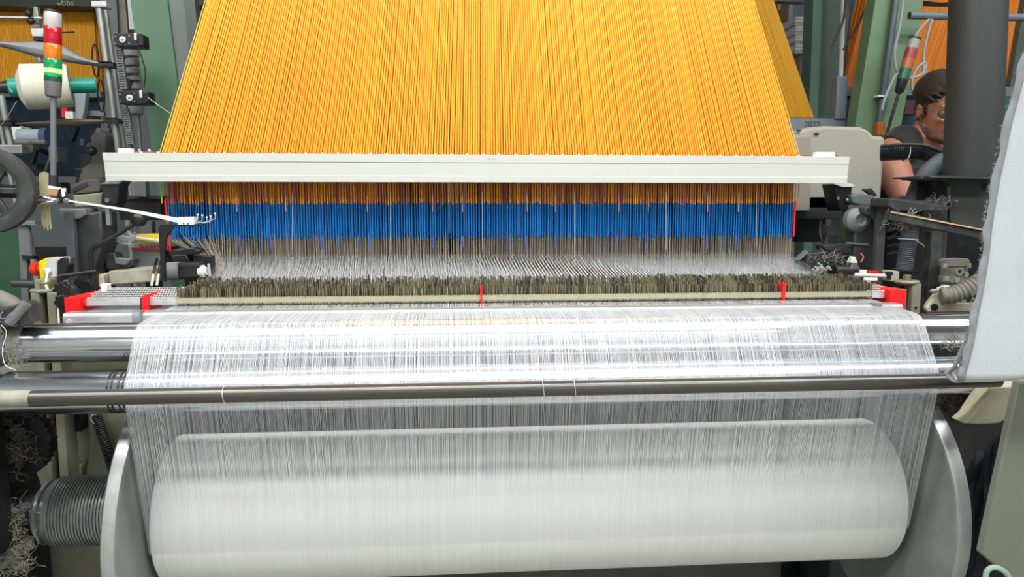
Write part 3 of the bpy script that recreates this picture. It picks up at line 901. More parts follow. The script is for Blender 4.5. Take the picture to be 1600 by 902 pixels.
ppoly(MB(), [(150, 365), (158, 362), (163, 400), (155, 404)], 2.16, .02).build('wood_wedge', pm('pale_wood', 'a69b7c', .7, 0, .2, 30), t)
# -- deck parts in front of the left frame
t = thing('machine_deck', 'beige deck ledge with grey boxes and red edged cover beside the harness', 'machine part', (W(205, 440, 2.2).x, 2.2, .9))
ppoly(MB(), [(168, 424), (243, 418), (246, 440), (172, 446)], 2.13, .16).build('ledge', pm('stained_beige', 'a8a48f', .6, 0, .15, 18, dirt='4a473c', dirt_amt=.6), t, bevel=.004)
ppoly(MB(), [(206, 390), (250, 389), (251, 420), (208, 420)], 2.24, .12).build('grey_cover', GREYPAINT, t, bevel=.003)
ppoly(MB(), [(205, 387), (262, 386.5), (262, 391), (206, 391)], 2.235, .12).build('red_edge', pm('dull_red_strip', 'b13a3c', .5, 0, .1, 20), t)
ppoly(MB(), [(162, 396), (178, 395), (182, 404), (206, 406), (207, 414), (198, 420), (166, 421)], 2.17, .05).build('sensor_housing', DARKGREY, t, bevel=.003)
ppoly(MB(), [(178, 403), (205, 405), (196, 415), (180, 413)], 2.155, .03).build('sensor_nose', GREYPAINT, t, bevel=.003)
ppoly(MB(), [(90, 440), (160, 428), (164, 446), (140, 452), (95, 456)], 2.14, .10).build('cream_plate', pm('cream_plate', 'cfc5ae', .6, 0, .12, 18, dirt='6d6656', dirt_amt=.5), t, bevel=.003)
MB().bb((-.98, 2.17, .80), (-.80, 2.40, 1.13)).build('deck_body', BLACKMET, t, False, bevel=.005)
ppoly(MB(), [(156, 444), (166, 444), (166, 458), (157, 458)], 2.06, .03).build('white_stop', WHITEPL, t, bevel=.002)
c0, c1 = W(160, 456, 2.125), W(275, 447, 2.125)
MB().cyl(c0, (c1.x, c0.y, c0.z), .0055, n=12).build('bright_bar', CHROME, t)
t = thing('thread_tangle', 'tangle of loose grey waste threads by the yellow clip', 'waste yarn', W(195, 382, 2.22))
tg = MB()
for i in range(46):
    p = W(random.uniform(178, 214), random.uniform(366, 382), 2.22 + random.uniform(-.02, .02))
    q = spline([p, p + Vector((random.uniform(.01, .04), 0, random.uniform(-.012, .014))), p + Vector((random.uniform(.03, .07), .01, random.uniform(-.02, .01)))], 5)
    tg.tube(q, .0009, 4)
tg.build('threads', pm('grey_white_thread', 'a9acb0', .7, 0, .1, 30, island=.25), t, kind='stuff')
t = thing('yellow_clip', 'yellow plastic clip holding pale threads behind the black arm', 'clip', W(230, 382, 2.2))
ppoly(MB(), [(213, 366), (248, 365), (250, 380), (214, 381)], 2.21, .025).build('clip_body', pm('dull_yellow', 'cdb10e', .5, 0, .1, 30), t, bevel=.002)
ptube(MB(), [(214, 372, 2.205), (230, 374, 2.203), (250, 377, 2.205), (258, 382, 2.205)], .006, 8).build('thread_bunch', pm('pale_thread_bunch', 'b8b28e', .8, 0, .2, 60), t)
# -- motor at left edge of the warp
t = thing('leno_motor', 'small black motor with white end cap at the warp edge below the thread card', 'motor', W(295, 436, 2.17))
a, b = W(263, 424, 2.15), W(314, 422, 2.15)
MB().lathe(a, b - a, [(0, .012), (0, .0255), ((b - a).length * .38, .0255), ((b - a).length * .38 + .001, .0255)], 32).build('grey_end', pm('mid_grey_plastic', '777b7e', .45, 0, .06, 20), t)
pbox(MB(), 277, 412, 312, 436, 2.125, .05).build('motor_body', BLACKPL, t, False, bevel=.006)
pbox(MB(), 277, 411, 312, 418, 2.124, .05).build('motor_lid', DARKGREY, t, False, bevel=.003)
ppoly(MB(), [(262, 392), (300, 387), (312, 391), (312, 396), (298, 399), (264, 401)], 2.17, .05).build('top_cover', BLACKPL, t, bevel=.003)
ppoly(MB(), [(266, 399), (290, 397), (296, 410), (270, 412)], 2.16, .05).build('gear_case', BLACKMET, t, bevel=.004)
ppoly(MB(), [(300, 401), (331, 400), (332, 425), (326, 434), (318, 418), (302, 410)], 2.18, .03).build('side_guard', BLACKPL, t, bevel=.002)
c = W(318, 424, 2.14)
MB().lathe(c + Vector((-.012, 0, 0)), (1, 0, 0), [(0, .010), (0, .017), (.014, .018), (.016, .012), (.022, .012)], 20).build('end_cap', WHITEPL, t)
MB().cyl(W(326, 412, 2.14), W(328, 432, 2.14), .004, n=10).build('pin', ALU, t)
for px in (240, 248):
    MB().cyl(W(px, 428, 2.10), W(px - 3, 446, 2.10), .0035, n=8).build('cable_end', WHITEPL, t)
    ptube(MB(), [(px, 428, 2.10), (px + 2, 416, 2.11), (px + 5, 405, 2.14)], .004, 8).build('cable', BLACKPL, t)
# -- lower left machinery
t = thing('drive_gear', 'dark toothed gear wheel matted with lint below the guide roller', 'gear', (W(18, 740, 1.80).x, 1.80, W(18, 752, 1.80).z))
c = W(18, 692, 1.80); gr = M(62, 18, 1.80)
gm = MB(); pf = []
for a in range(144):
    rr = gr if a % 4 < 2 else gr * .94
    pf.append(c + Vector((rr * math.cos(a * math.pi / 72), 0, rr * math.sin(a * math.pi / 72))))
gm.prism(pf, (0, .03, 0)); gm.build('toothed_rim', BLACKMET, t, False)
MB().lathe(c, (0, -1, 0), [(0, gr * .5), (.012, gr * .5), (.018, gr * .3), (.03, gr * .3), (.03, .01)], 40).build('gear_hub', BLACKMET, t)
lb = MB(); lint_blob(lb, c + Vector((-.01, -.025, .02)), (.035, .008, .03), 260, .0006); lint_blob(lb, c + Vector((.03, -.025, -.01)), (.015, .006, .03), 120, .0006)
lb.build('lint', pm('dark_lint', '5d5b50', .95, 0, .3, 60), t, kind='stuff')
t = thing('side_plate', 'olive grey lower side plate with raised rib and bolt hole left of the flange', 'machine frame', (W(110, 760, 2.1).x, 2.1, 0))
x0, x1 = W(-120, 700, 2.08).x, W(212, 700, 2.08).x
MB().bb((x0, 2.10, 0), (x1, 2.16, .98)).build('plate', OLIVEGREY, t, False, bevel=.004)
ppoly(MB(), [(134, 640), (150, 640), (166, 690), (172, 770), (128, 770), (138, 690)], 2.05, .05).build('rib', OLIVEGREY, t, bevel=.008)
ppoly(MB(), [(74, 729), (127, 727), (124, 762), (86, 762)], 2.03, .07).build('boss', OLIVEGREY, t, bevel=.004)
p = W(114, 747, 2.028); MB().cyl(p, p + Vector((0, -.002, 0)), .005, n=12).build('hole', BLACKPL, t)
ppoly(MB(), [(78, 646), (128, 646), (126, 676), (92, 676)], 2.02, .06).build('upper_block', BLACKMET, t, bevel=.004)
pbox(MB(), 68, 649, 78, 664, 1.99, .03).build('white_tab', WHITEPL, t, False)
t = thing('tension_spring', 'black coil spring hooked under the guide roller', 'spring', W(160, 715, 1.93))
a, b = W(150, 650, 1.93), W(178, 735, 1.95); d = (b - a); L = d.length; d.normalize(); e1 = d.orthogonal().normalized(); e2 = d.cross(e1)
q = []
for k in range(24 * 10):
    an = k * 2 * math.pi / 10
    q.append(a + d * (L * k / 240) + (e1 * math.cos(an) + e2 * math.sin(an)) * .0125)
MB().tube(q, .0017, 5).build('coil', BLACKMET, t)
MB().cyl(a, b, .007, n=10).build('core', BLACKPL, t)
ptube(MB(), [(150, 650, 1.93), (145, 648, 1.92), (142, 655, 1.92), (147, 662, 1.92)], .0015, 6).build('hook', WIRE, t)
t = thing('beam_bearing', 'black clamp bearing with cap bolts carrying the grooved beam hub', 'bearing', (hub_l - .07, PKC[0], 0))
MB().lathe((hub_l - .16, PKC[0], PKC[1]), (1, 0, 0), [(0, .05), (0, .125), (.05, .13), (.09, .125), (.10, .07)], 56).build('clamp_ring', BLACKMET, t)
MB().bb((hub_l - .16, PKC[0] - .13, 0), (hub_l - .06, PKC[0] + .13, PKC[1] - .05)).build('pedestal', BLACKMET, t, False, bevel=.006)
for dz, dy in ((.075, -.095), (.02, -.122), (-.06, -.105)):
    MB().lathe((hub_l - .062, PKC[0] + dy, PKC[1] + dz), (1, 0, 0), [(0, .012), (.012, .012), (.012, .007), (.018, .007)], 6).build('cap_bolt', STEEL, t)
lb = MB()
for px, py in ((10, 830), (25, 850), (5, 870), (30, 885), (15, 800)):
    lint_blob(lb, W(px, py, 1.76), (.018, .01, .014), 90, .0006)
lb.build('lint', LINT, t, kind='stuff')
MB().bar(W(-30, 905, 1.74), W(52, 846, 1.80), .03, .02).build('strut', GREYPAINT, t, bevel=.003)
# -- green guard panel at far left
t = thing('green_guard', 'dark green sheet metal guard of the neighbouring machine by the hand wheel', 'panel', (W(5, 450, 2.4).x, 2.4, 0))
a, b = W(-120, 400, 2.4).x, W(34, 400, 2.4).x
MB().bb((a, 2.4, 0), (b, 2.44, W(10, 352, 2.4).z)).build('sheet', pm('dark_green_panel', '22462f', .5, 0, .12, 8), t, False, bevel=.003)
MB().bar((b + .012, 2.40, W(30, 345, 2.4).z), W(42, 470, 2.4), .02, .02, (0, 1, 0)).build('edge_post', GREYPAINT, t)
pbox(MB(), 25, 345, 55, 352, 2.38, .05).build('top_rail', GREYPAINT, t, False)
MB().cyl(W(42, 354, 2.40), W(47, 402, 2.40), .011, n=16).build('round_post', GREYPAINT, t)
MB().cyl(W(47, 399, 2.40), W(47, 404, 2.40), .022, n=20).build('post_foot', BLACKMET, t)
# ================================================================== gantry legs
def leg(name, label, pts_top, pts_bot, Y, dep, mat, side_mat=None, zt=4.6):
    """leaning column: pixel edges (left, right) at y_top and y_bot"""
    (xl1, xr1, yt), (xl0, xr0, yb) = pts_top, pts_bot
    A, B = W(xl1, yt, Y), W(xr1, yt, Y); C_, D_ = W(xl0, yb, Y), W(xr0, yb, Y)
    def ext(p, q, z):
        f = (z - q.z) / (p.z - q.z); return q + (p - q) * f
    t = thing(name, label, 'column', ((ext(A, C_, 0) + ext(B, D_, 0)) / 2).xyz)
    poly = [ext(A, C_, zt), ext(B, D_, zt), ext(B, D_, 0), ext(A, C_, 0)]
    for p in poly: p.y = Y
    MB().prism(poly, (0, dep, 0)).build('post', mat, t, False, bevel=.004)
    return t, ext, (A, B, C_, D_)
t, ext, q = leg('gantry_column', 'broad green painted gantry column standing left of the harness', (203, 262, 0), (236, 290, 230), 2.85, .09, GREEN)
A, B, C_, D_ = q
f = [ext(B, D_, 4.6), ext(B, D_, 0)]
MB().prism([(f[0].x, 2.86, 4.6), (f[0].x + .10, 2.90, 4.6), (f[1].x + .06, 2.90, 0), (f[1].x, 2.86, 0)], (0, .05, 0)).build('grey_flank', GREENGREY, t, False)
t, ext, q = leg('gantry_column', 'dark green gantry column standing before the cardboard boxes', (1284, 1326, 0), (1276, 1312, 182), 3.7, .12, pm('dark_green_paint', '31463a', .5, 0, .1, 6))
A, B, C_, D_ = q
f = [ext(A, C_, 4.6), ext(A, C_, 0)]
MB().prism([(f[0].x - .055, 3.69, 4.6), (f[0].x, 3.69, 4.6), (f[1].x, 3.69, 0), (f[1].x - .04, 3.69, 0)], (0, .1, 0)).build('light_flange', pm('mid_green_paint', '4c6a5c', .5, 0, .1, 6), t, False)
t, ext, q = leg('gantry_column', 'green gantry column leaning behind the beige cover with a conduit on it', (1368, 1444, 0), (1336, 1408, 200), 3.1, .08, pm('olive_green_paint', '5b7758', .5, 0, .1, 6, dirt='4b6a52', dirt_amt=.5))
MB().cyl(W(1408, -60, 3.08), W(1372, 205, 3.08), .014, n=14).build('conduit', pm('slate_conduit', '4d565c', .5, .2, .1, 10), t)
ppoly(MB(), [(1372, 148), (1386, 149), (1386, 152), (1372, 151)], 3.06, .03).build('conduit_clip', WHITEPL, t)
# ================================================================== neighbouring looms
def far_harness(name, label, tl, tr, br, bl, Y, col, n=110, rows=4, grp=None):
    """fan of cords given by its four pixel corners on the plane y = Y"""
    TL, TR, BR, BL = W(*tl, Y), W(*tr, Y), W(*br, Y), W(*bl, Y)
    t = thing(name, label, 'loom harness', ((BL + BR) / 2), grp)
    m = pm('cord_' + col, col, .6, 0, .08, 1.5, island=.08)
    for r_ in range(rows):
        mb = MB(); y = r_ * .045
        wcord = (BR - BL).length / n * .46
        for k in range(n):
            u = (k + .5 + .5 * (r_ % 2)) / n
            a = BL.lerp(BR, u); b = TL.lerp(TR, u)
            b = a + (b - a) * 2.2
            post(mb, a + Vector((0, y, 0)), b + Vector((0, y, 0)), wcord, 4, random.random())
        mb.build('cord_row', m, t, smooth=True, kind='stuff')
    return t
t = far_harness('far_harness', 'amber harness of the neighbouring loom behind the signal tower', (-40, 6), (146, 11), (154, 148), (-60, 142), 4.3, 'e8a21f')
BLPL = pm('navy_heddles', '1d2c3d', .6, 0, .3, 20)
a, b = W(-60, 150, 4.3), W(156, 190, 4.3)
hd = MB()
for k in range(90):
    x = a.x + (b.x - a.x) * (k + .5) / 90
    post(hd, (x, 4.3, a.z), (x, 4.3, b.z - .3), .007, 4)
hd.build('heddle_row', BLPL, t, kind='stuff')
pbox(MB(), -70, 142, 158, 151, 4.25, .2).build('comber_rail', GREYPAINT, t, False)
t = thing('far_crossbeam', 'black crossbeam with a small pale maker emblem above the amber harness', 'beam', W(60, 10, 4.2))
ppoly(MB(), [(-60, -40), (172, -40), (172, 9), (150, 11), (60, 9), (52, 14), (20, 10), (-60, 8)], 4.15, .12).build('beam_body', pm('black_green_paint', '23291f', .5, 0, .15, 6), t, bevel=.004)
em = pm('pale_print', '8e978f', .6)
text_mesh('bbs', M(13, 106, 4.15), em, t, W(106, 4.5, 4.149), (math.pi / 2, 0, 0))
ptube(MB(), [(90, 4, 4.148), (92, 7, 4.148), (95, 6.5, 4.148), (97, 2, 4.148)], .004, 6).build('emblem_arc', em, t)
# lower part of the neighbouring loom on the left
t = thing('far_loom', 'dim neighbouring loom with blue edged cloth roll below the yarn package', 'loom', (W(80, 300, 3.9).x, 4.0, 0))
MB().bb((W(-80, 300, 4.0).x, 4.1, 0), (W(175, 300, 4.0).x, 4.6, 1.15)).build('body', BLACKMET, t, False)
a, b = W(30, 213, 3.9), W(66, 213, 3.9)
MB().cyl(a, b, .035, n=20).build('cloth_roll', pm('pale_blue_cloth', 'a4adb8', .7, 0, .1, 20), t)
MB().cyl(b, b + Vector((.03, 0, 0)), .042, n=20).build('roll_end', pm('blue_plastic', '3d587c', .5), t)
MB().cyl(W(20, 222, 3.85), W(72, 222, 3.85), .013, n=12).build('bar', STEEL, t)
pbox(MB(), 18, 197, 34, 236, 3.95, .1).build('panel', WHITEPL, t, False, bevel=.004)
ppoly(MB(), [(116, 145), (134, 145), (132, 170), (128, 188), (118, 188)], 3.9, .04).build('panel', pm('pale_panel', '9aa4a6', .6), t, bevel=.004)
pbox(MB(), 96, 168, 104, 184, 3.9, .05).build('red_part', RED, t, False)
pbox(MB(), 102, 174, 114, 186, 3.88, .05).build('white_part', WHITEPL, t, False)
pbox(MB(), 130, 173, 162, 181, 3.95, .05).build('rail', STEEL, t, False)
for i in range(26):
    x0, y0 = random.uniform(40, 175), random.uniform(195, 285)
    m_ = random.choice([BLACKMET, DARKGREY, GREYPAINT, BLACKMET, pm('dim_blue', '2f4459', .6)])
    if i % 2: pbox(MB(), x0, y0, x0 + random.uniform(6, 22), y0 + random.uniform(6, 30), random.uniform(3.2, 3.9), .08).build('bracket', m_, t, False, bevel=.003)
    else: MB().cyl(W(x0, y0, 3.5), W(x0 + random.uniform(-14, 30), y0 + random.uniform(-4, 40), 3.6), random.uniform(.006, .014), n=10).build('rod', m_, t)
ppoly(MB(), [(140, 215), (150, 200), (165, 210), (164, 282), (120, 285), (128, 262), (142, 252)], 3.1, .1).build('cast_cover', pm('grey_brown_casting', '5f5d57', .6, 0, .12, 10), t, bevel=.01)
MB().ball(W(143, 236, 3.05), M(8, 143, 3.05), 12, 8).build('dark_knob', BLACKPL, t)
# ================================================================== yarn creel on the left
t = thing('yarn_creel', 'tubular steel creel frame with clipped guide straps left of the green column', 'creel', (W(90, 240, 2.95).x, 2.95, 0))
TUBE = pm('creel_tube', '9a9d98', .4, .6, .1, 20)
def pole(p, q, r_, mat=TUBE, par=None, name='pole'):
    a, b = W(*p), W(*q)
    d = (b - a); f0 = (4.0 - a.z) / d.z
    return a, b
a, b = W(154, 5, 2.95), W(186, 240, 2.95)
bot = b + (b - a) * ((.02 - b.z) / (b.z - a.z))
MB().cyl(a, bot, .0125, n=16).build('pole', TUBE, t)
a2, b2 = W(164, 5, 3.05), W(196, 240, 3.05)
MB().cyl(a2, b2 + (b2 - a2) * ((.02 - b2.z) / (b2.z - a2.z)), .008, n=12).build('pole', TUBE, t)
pbox(MB(), 142, 1, 166, 10, 2.93, .05).build('pole_cap', LGREY, t, False, bevel=.003)
a, b = W(2, 150, 2.95), W(18, 232, 2.95)
bot = b + (b - a) * ((.02 - b.z) / (b.z - a.z))
MB().cyl(a, bot, .012, n=16).build('pole', TUBE, t)
a, b = W(-8, 150, 3.0), W(8, 232, 3.0)
MB().cyl(a, b + (b - a) * ((.02 - b.z) / (b.z - a.z)), .009, n=12).build('pole', TUBE, t)
pbox(MB(), -30, 226, 34, 240, 2.93, .05).build('foot_clamp', TUBE, t, False, bevel=.004)
for px, py in ((170, 102), (178, 190), (12, 194)):
    c_ = W(px, py, 2.93)
    cl = MB(); cl.bb(c_ + Vector((-.035, -.01, -.006)), c_ + Vector((.02, .04, .006))); cl.bb(c_ + Vector((-.035, -.012, .009)), c_ + Vector((.012, .04, .013)))
    cl.build('strap_clip', BLACKPL, t, False, bevel=.001)
for cy in (95, 150):
    ring = [W(158 + (cy - 95) * .15, cy, 2.97) + Vector((.012 * math.cos(k * math.pi / 8) - .02, 0, .06 * math.sin(k * math.pi / 8))) for k in range(16)]
    MB().tube(ring, .003, 6, closed=True).build('wire_ring', BLACKMET, t)
def strap(label, top, botm, Y, mat):
    rows = []
    T = [W(x, y, Y + .0) for x, y in top]; B_ = [W(x, y, Y) for x, y in botm]
    T = spline(T, 6); B_ = spline(B_, 6)
    for j in range(5):
        f = j / 4
        rows.append([p.lerp(q, f) + Vector((0, -.02 * math.sin(math.pi * f), 0)) for p, q in zip(T, B_)])
    g_ = MB().grid(rows)
    o = g_.build('gauze_strap', mat)
    s = o.modifiers.new('thickness', 'SOLIDIFY'); s.thickness = .0012
    tag(o, label, 'strap')
GAUZE = pm('grey_gauze', '8c9092', .7, 0, .06, 6)
strap('grey gauze band twisted across the creel behind the signal tower', [(-30, 62), (20, 65), (60, 65), (95, 71), (130, 89), (164, 99)], [(-30, 66), (20, 78), (60, 90), (95, 96), (130, 101), (164, 105)], 2.96, GAUZE)
strap('brownish gauze band stretched flat under the yarn package', [(12, 193), (60, 190), (100, 186), (140, 186), (172, 188)], [(12, 196), (60, 196.5), (100, 197), (140, 195), (172, 192)], 2.96, pm('brown_gauze', '8a7a6b', .8, 0, .08, 6))
# yarn package on its tube
t = thing('yarn_package', 'fat cream yarn package on a teal tube behind the signal tower', 'yarn package', W(68, 168, 2.80))
a, b = W(27, 136, 2.80), W(110, 134, 2.86); d = b - a; L = d.length
CREAM = pm('cream_yarn', 'cfccb9', .7, 0, .05, 3, stretch=(60, 3, 3), bump=.08, bscale=8)
ry = M(34, 60, 2.8)
MB().lathe(a, d, [(0, .02), (.002, ry * .55), (.020, ry), (L * .5, ry * 1.0), (L - .012, ry * .98), (L, ry * .93), (L + .001, .02)], 56).build('wound_yarn', CREAM, t)
TEAL = pm('teal_tube', '0f8f7c', .4, 0, .05, 20)
MB().lathe(a - d.normalized() * .026, d, [(0, .030), (.002, .032), (.028, .032)], 28).build('tube_end', TEAL, t)
e = a + d * 1.0
MB().lathe(e, d, [(0, .0275), (.083, .0275), (.083, .0225), (.02, .0225)], 28, cap=False).build('tube', TEAL, t)
MB().cyl(e + d.normalized() * .076, e + d.normalized() * .080, .0226, n=24).build('tube_bore', BLACKPL, t)
pg = a - d.normalized() * .026
MB().cyl(pg, pg - d.normalized() * .03, .024, .018, n=20).build('tube_holder', BLACKPL, t)
MB().cyl(pg - d.normalized() * .03, pg - d.normalized() * .12, .014, n=16).build('peg', STEEL, t)
ptube(MB(), [(26, 158, 2.79), (18, 172, 2.82), (8, 188, 2.86), (0, 196, 2.88)], .0012, 5).build('loose_yarn', CREAM, t)
ptube(MB(), [(14, 130, 2.77), (16, 140, 2.765), (19, 144, 2.77), (17, 134, 2.77)], .0015, 5).build('yarn_tail', CREAM, t)
# tension arm above the package
t = thing('thread_tensioner', 'thin rod with black thumb knob on a grey post above the yarn package', 'arm', W(55, 58, 3.0))
MB().cyl(W(-40, 26, 3.0), W(66, 28, 3.0), .004, n=10).build('rod', ALU, t)
kn = MB(); c = W(46, 27, 2.99)
for dz in (-.014, .014):
    kn.ball(c + Vector((.004 if dz < 0 else -.002, 0, dz)), (.014, .012, .013), 12, 8)
kn.build('thumb_knob', BLACKPL, t)
ppoly(MB(), [(52, 10), (58, 10), (62, 44), (52, 44)], 3.02, .02).build('post', TUBE, t, bevel=.002)
ppoly(MB(), [(47, 44), (69, 44), (67, 57), (50, 57)], 3.0, .05).build('block', LGREY, t, bevel=.003)
pbox(MB(), 52, 57, 68, 63, 3.0, .04).build('block_foot', BLACKPL, t, False)
MB().cyl(W(60, 90, 3.04), W(66, 112, 3.04), .012, n=12).build('lower_post', TUBE, t)
MB().cyl(W(97, 51, 2.98), W(116, 50, 2.98), .003, n=8).build('pin', BLACKMET, t)
# signal tower
t = thing('signal_tower', 'stack light with clear, red, amber and glowing green segments on a grey pole', 'signal light', W(83, 296, 2.28))
def seg(p0, p1, r_, mat, par, name, prof=None):
    d = p1 - p0; L = d.length
    return MB().lathe(p0, d, prof(L) if prof else [(0, r_), (L, r_)], 28).build(name, mat, par)
tx = lambda y: 82.5 + (y - 20) * .0045
T = lambda y: W(tx(y), y, 2.28)
sr = M(12.2, 83, 2.28)
def lens(name, col, em_=0, tr=.25): return pm(name, col, .12, 0, .05, 60, trans=tr, emit=em_, spec=.6)
ribs = lambda L: [(0, sr * .96), (.002, sr), (L - .002, sr), (L, sr * .96)]
for y0, y1, nm, mt in ((20.5, 17, 'cap', BLACKPL), (43, 20.5, 'clear_segment', lens('clear_lens', 'c8c6be')), (70, 43, 'red_segment', lens('red_lens', 'c4182c')),
                       (93, 70, 'amber_segment', lens('amber_lens', 'e07f12')), (119, 93, 'green_segment', lens('green_lens', '0b8f52', .15)), (128, 119, 'green_base', lens('green_lens_base', '0a5f3e'))):
    seg(T(y0), T(y1), sr, mt, t, nm, ribs)
seg(T(115), T(108), sr * 1.01, pm('green_glow', '8dff6a', .3, 0, .3, 60, emit=2.2), t, 'lit_band', None)
seg(T(152), T(128), sr * .93, pm('grey_plastic_body', '63625e', .45), t, 'socket', lambda L: [(0, sr * .6), (.002, sr * .84), (.006, sr * .9), (L - .004, sr * .97), (L, sr * .97)])
seg(T(163), T(152), sr * .38, pm('grey_pole', '6c7072', .45, .3), t, 'neck')
seg(W(83.5, 296, 2.28), T(162), sr * .36, MATS['grey_pole'], t, 'pole')
seg(W(83.5, 293, 2.28), W(83.5, 274, 2.28), sr * .55, DARKGREY, t, 'pole_collar')
# yarn brakes with dials and their cable chain
def brake(px, py, w, h_, dial, label):
    t = thing('yarn_brake', label, 'yarn brake', W(px + w / 2, py + h_, 2.62), None)
    pbox(MB(), px, py, px + w, py + h_, 2.62, .06).build('box', BLACKPL, t, False, bevel=.002)
    c_ = W(*dial, 2.619)
    MB().lathe(c_, (0, -1, 0), [(0, M(5, px, 2.6)), (.004, M(4.8, px, 2.6)), (.005, M(3.5, px, 2.6))], 20).build('dial', LGREY, t)
    MB().cyl(c_ + Vector((0, -.004, 0)), c_ + Vector((0, -.008, 0)), M(1.6, px, 2.6), n=10).build('dial_knob', STEEL, t)
    pbox(MB(), px + w * .70, py - 1, px + w * .80, py + h_ * .55, 2.612, .03).build('clip', ALU, t, False, bevel=.002)
    pbox(MB(), px + w * .82, py + h_ * .1, px + w * 1.04, py + h_ * .95, 2.615, .05).build('side_block', BLACKMET, t, False, bevel=.002)
    for q in ((.06, .25), (.06, .8), (.55, .2), (.55, .8)):
        p = W(px + w * q[0], py + h_ * q[1], 2.619); MB().cyl(p, p + Vector((0, -.002, 0)), .003, n=8).build('screw', STEEL, t)
    return t
b1 = brake(178, 52, 44, 20, (192, 62), 'black yarn brake with dial, cable running out below it')
b2 = brake(185, 142, 46, 20, (203, 153), 'black yarn brake with dial, white thread leaving it')
ptube(MB(), [(216, 73, 2.61), (222, 92, 2.61), (227, 112, 2.61), (225, 138, 2.61)], .0022, 6).build('cable', BLACKPL, b1)
ptube(MB(), [(231, 152, 2.60), (250, 166, 2.55), (266, 177, 2.5)], .0008, 5).build('thread', YARN_WHITE, b2)
t = thing('cable_chain', 'grey ladder cable chain running down between the yarn brakes', 'cable chain', W(207, 226, 2.66))
for (p0, p1) in (((186, 76), (194, 140)), ((196, 170), (205, 226))):
    n_ = 16
    for k in range(n_):
        f = (k + .5) / n_
        c_ = W(p0[0] + (p1[0] - p0[0]) * f, p0[1] + (p1[1] - p0[1]) * f, 2.66)
        lk = MB()
        for dx in (-.0095, .0095): lk.box(c_ + Vector((dx, 0, 0)), (.004, .012, .0098))
        lk.box(c_ + Vector((0, -.004, 0)), (.018, .003, .0045)); lk.build('link', GREYPAINT, t, False)
MB().bar(W(186, 76, 2.675), Vector((W(207, 226, 2.675).x + .06, 2.675, 0)), .016, .006, (0, 1, 0)).build('mounting_strip', GREYPAINT, t)
t = thing('weft_accumulator', 'stacked glassy cylinders of a weft accumulator beside the cable chain', 'weft feeder', W(212, 140, 2.75))
GL = pm('smoky_plastic', '8d9092', .2, 0, .1, 30, trans=.2)
for y0, y1, r0 in ((74, 90, 11), (92, 104, 10), (106, 117, 10), (120, 128, 11), (130, 141, 10), (164, 180, 11)):
    a, b = W(206 + (y0 - 74) * .07, y1, 2.75), W(205 + (y0 - 74) * .07, y0, 2.75)
    MB().lathe(a, b - a, [(0, M(r0 * .7, 205, 2.75)), (.004, M(r0, 205, 2.75)), ((b - a).length - .004, M(r0, 205, 2.75)), ((b - a).length, M(r0 * .8, 205, 2.75))], 24).build('drum', GL, t)
MB().cyl(W(206, 60, 2.75), Vector((W(214, 235, 2.75).x + .05, 2.75, 0)), .006, n=10).build('spindle', STEEL, t)
ppoly(MB(), [(183, 118), (190, 112), (206, 130), (200, 140), (185, 138)], 2.72, .02).build('guard', BLACKPL, t)
t = thing('grey_column', 'grey painted column with pale rails behind the tubular creel', 'column', (W(168, 230, 3.5).x, 3.5, 0))
A, B = W(150, -120, 3.5), W(176, -120, 3.5); C_, D_ = W(162, 190, 3.5), W(186, 190, 3.5)
MB().prism([A, B, (D_.x, 3.5, 0), (C_.x, 3.5, 0)], (0, .1, 0)).build('post', GREYPAINT, t, False)
A, B = W(196, -40, 3.48), W(206, -40, 3.48); C_, D_ = W(202, 46, 3.48), W(214, 46, 3.48)
MB().prism([A, B, D_, C_], (0, .04, 0)).build('pale_rail', LGREY, t, False)
ppoly(MB(), [(172, -40), (192, -40), (200, 52), (178, 52)], 3.52, .06).build('rear_plate', pm('taupe_plate', '77736b', .6), t)
# wall cables top left
t = thing('wall_cable', 'black cable bundle looping over the pale wall beside the green column', 'cable', W(300, 22, 4.6))
for k in range(3):
    ptube(MB(), [(286, 24 - k * 2, 4.6), (300, 20 + k, 4.55), (318, 12 - k * 2, 4.6), (345, 0 - k * 5, 4.6)], .010, 8).build('strand', BLACKPL, t)
ptube(MB(), [(290, -6, 4.6), (300, 4, 4.55), (316, 14, 4.55), (330, 12, 4.6)], .008, 8).build('strand', BLACKPL, t)
ptube(MB(), [(284, 40, 4.6), (320, 42, 4.7), (360, 44, 4.8)], .004, 6).build('thin_strand', DARKGREY, t)
# ================================================================== right side of the loom
# -- beige side cover
t = thing('side_cover', 'rounded beige loom side cover between the harness and the man', 'machine cover', (W(1312, 300, 2.5).x, 2.6, .9))
ppoly(MB(), [(1240, 208), (1262, 199), (1290, 196.5), (1346, 198), (1357, 203), (1366, 212), (1384, 213), (1381, 260), (1376, 330), (1240, 330)], 2.50, .45).build('cover_shell', pm('beige_cover', '989689', .5, 0, .04, 5, dirt='8d8a7d', dirt_amt=.3), t, bevel=.012)
ppoly(MB(), [(1236, 214), (1268, 212), (1266, 330), (1238, 330)], 2.47, .06).build('inner_panel', pm('taupe_cover', '8c877d', .6, 0, .06, 8), t, bevel=.004)
for px, py in ((1248, 204), (1276, 209)):
    MB().ball(W(px, py, 2.495), (.010, .004, .004), 8, 6).build('cover_slot', BLACKPL, t)
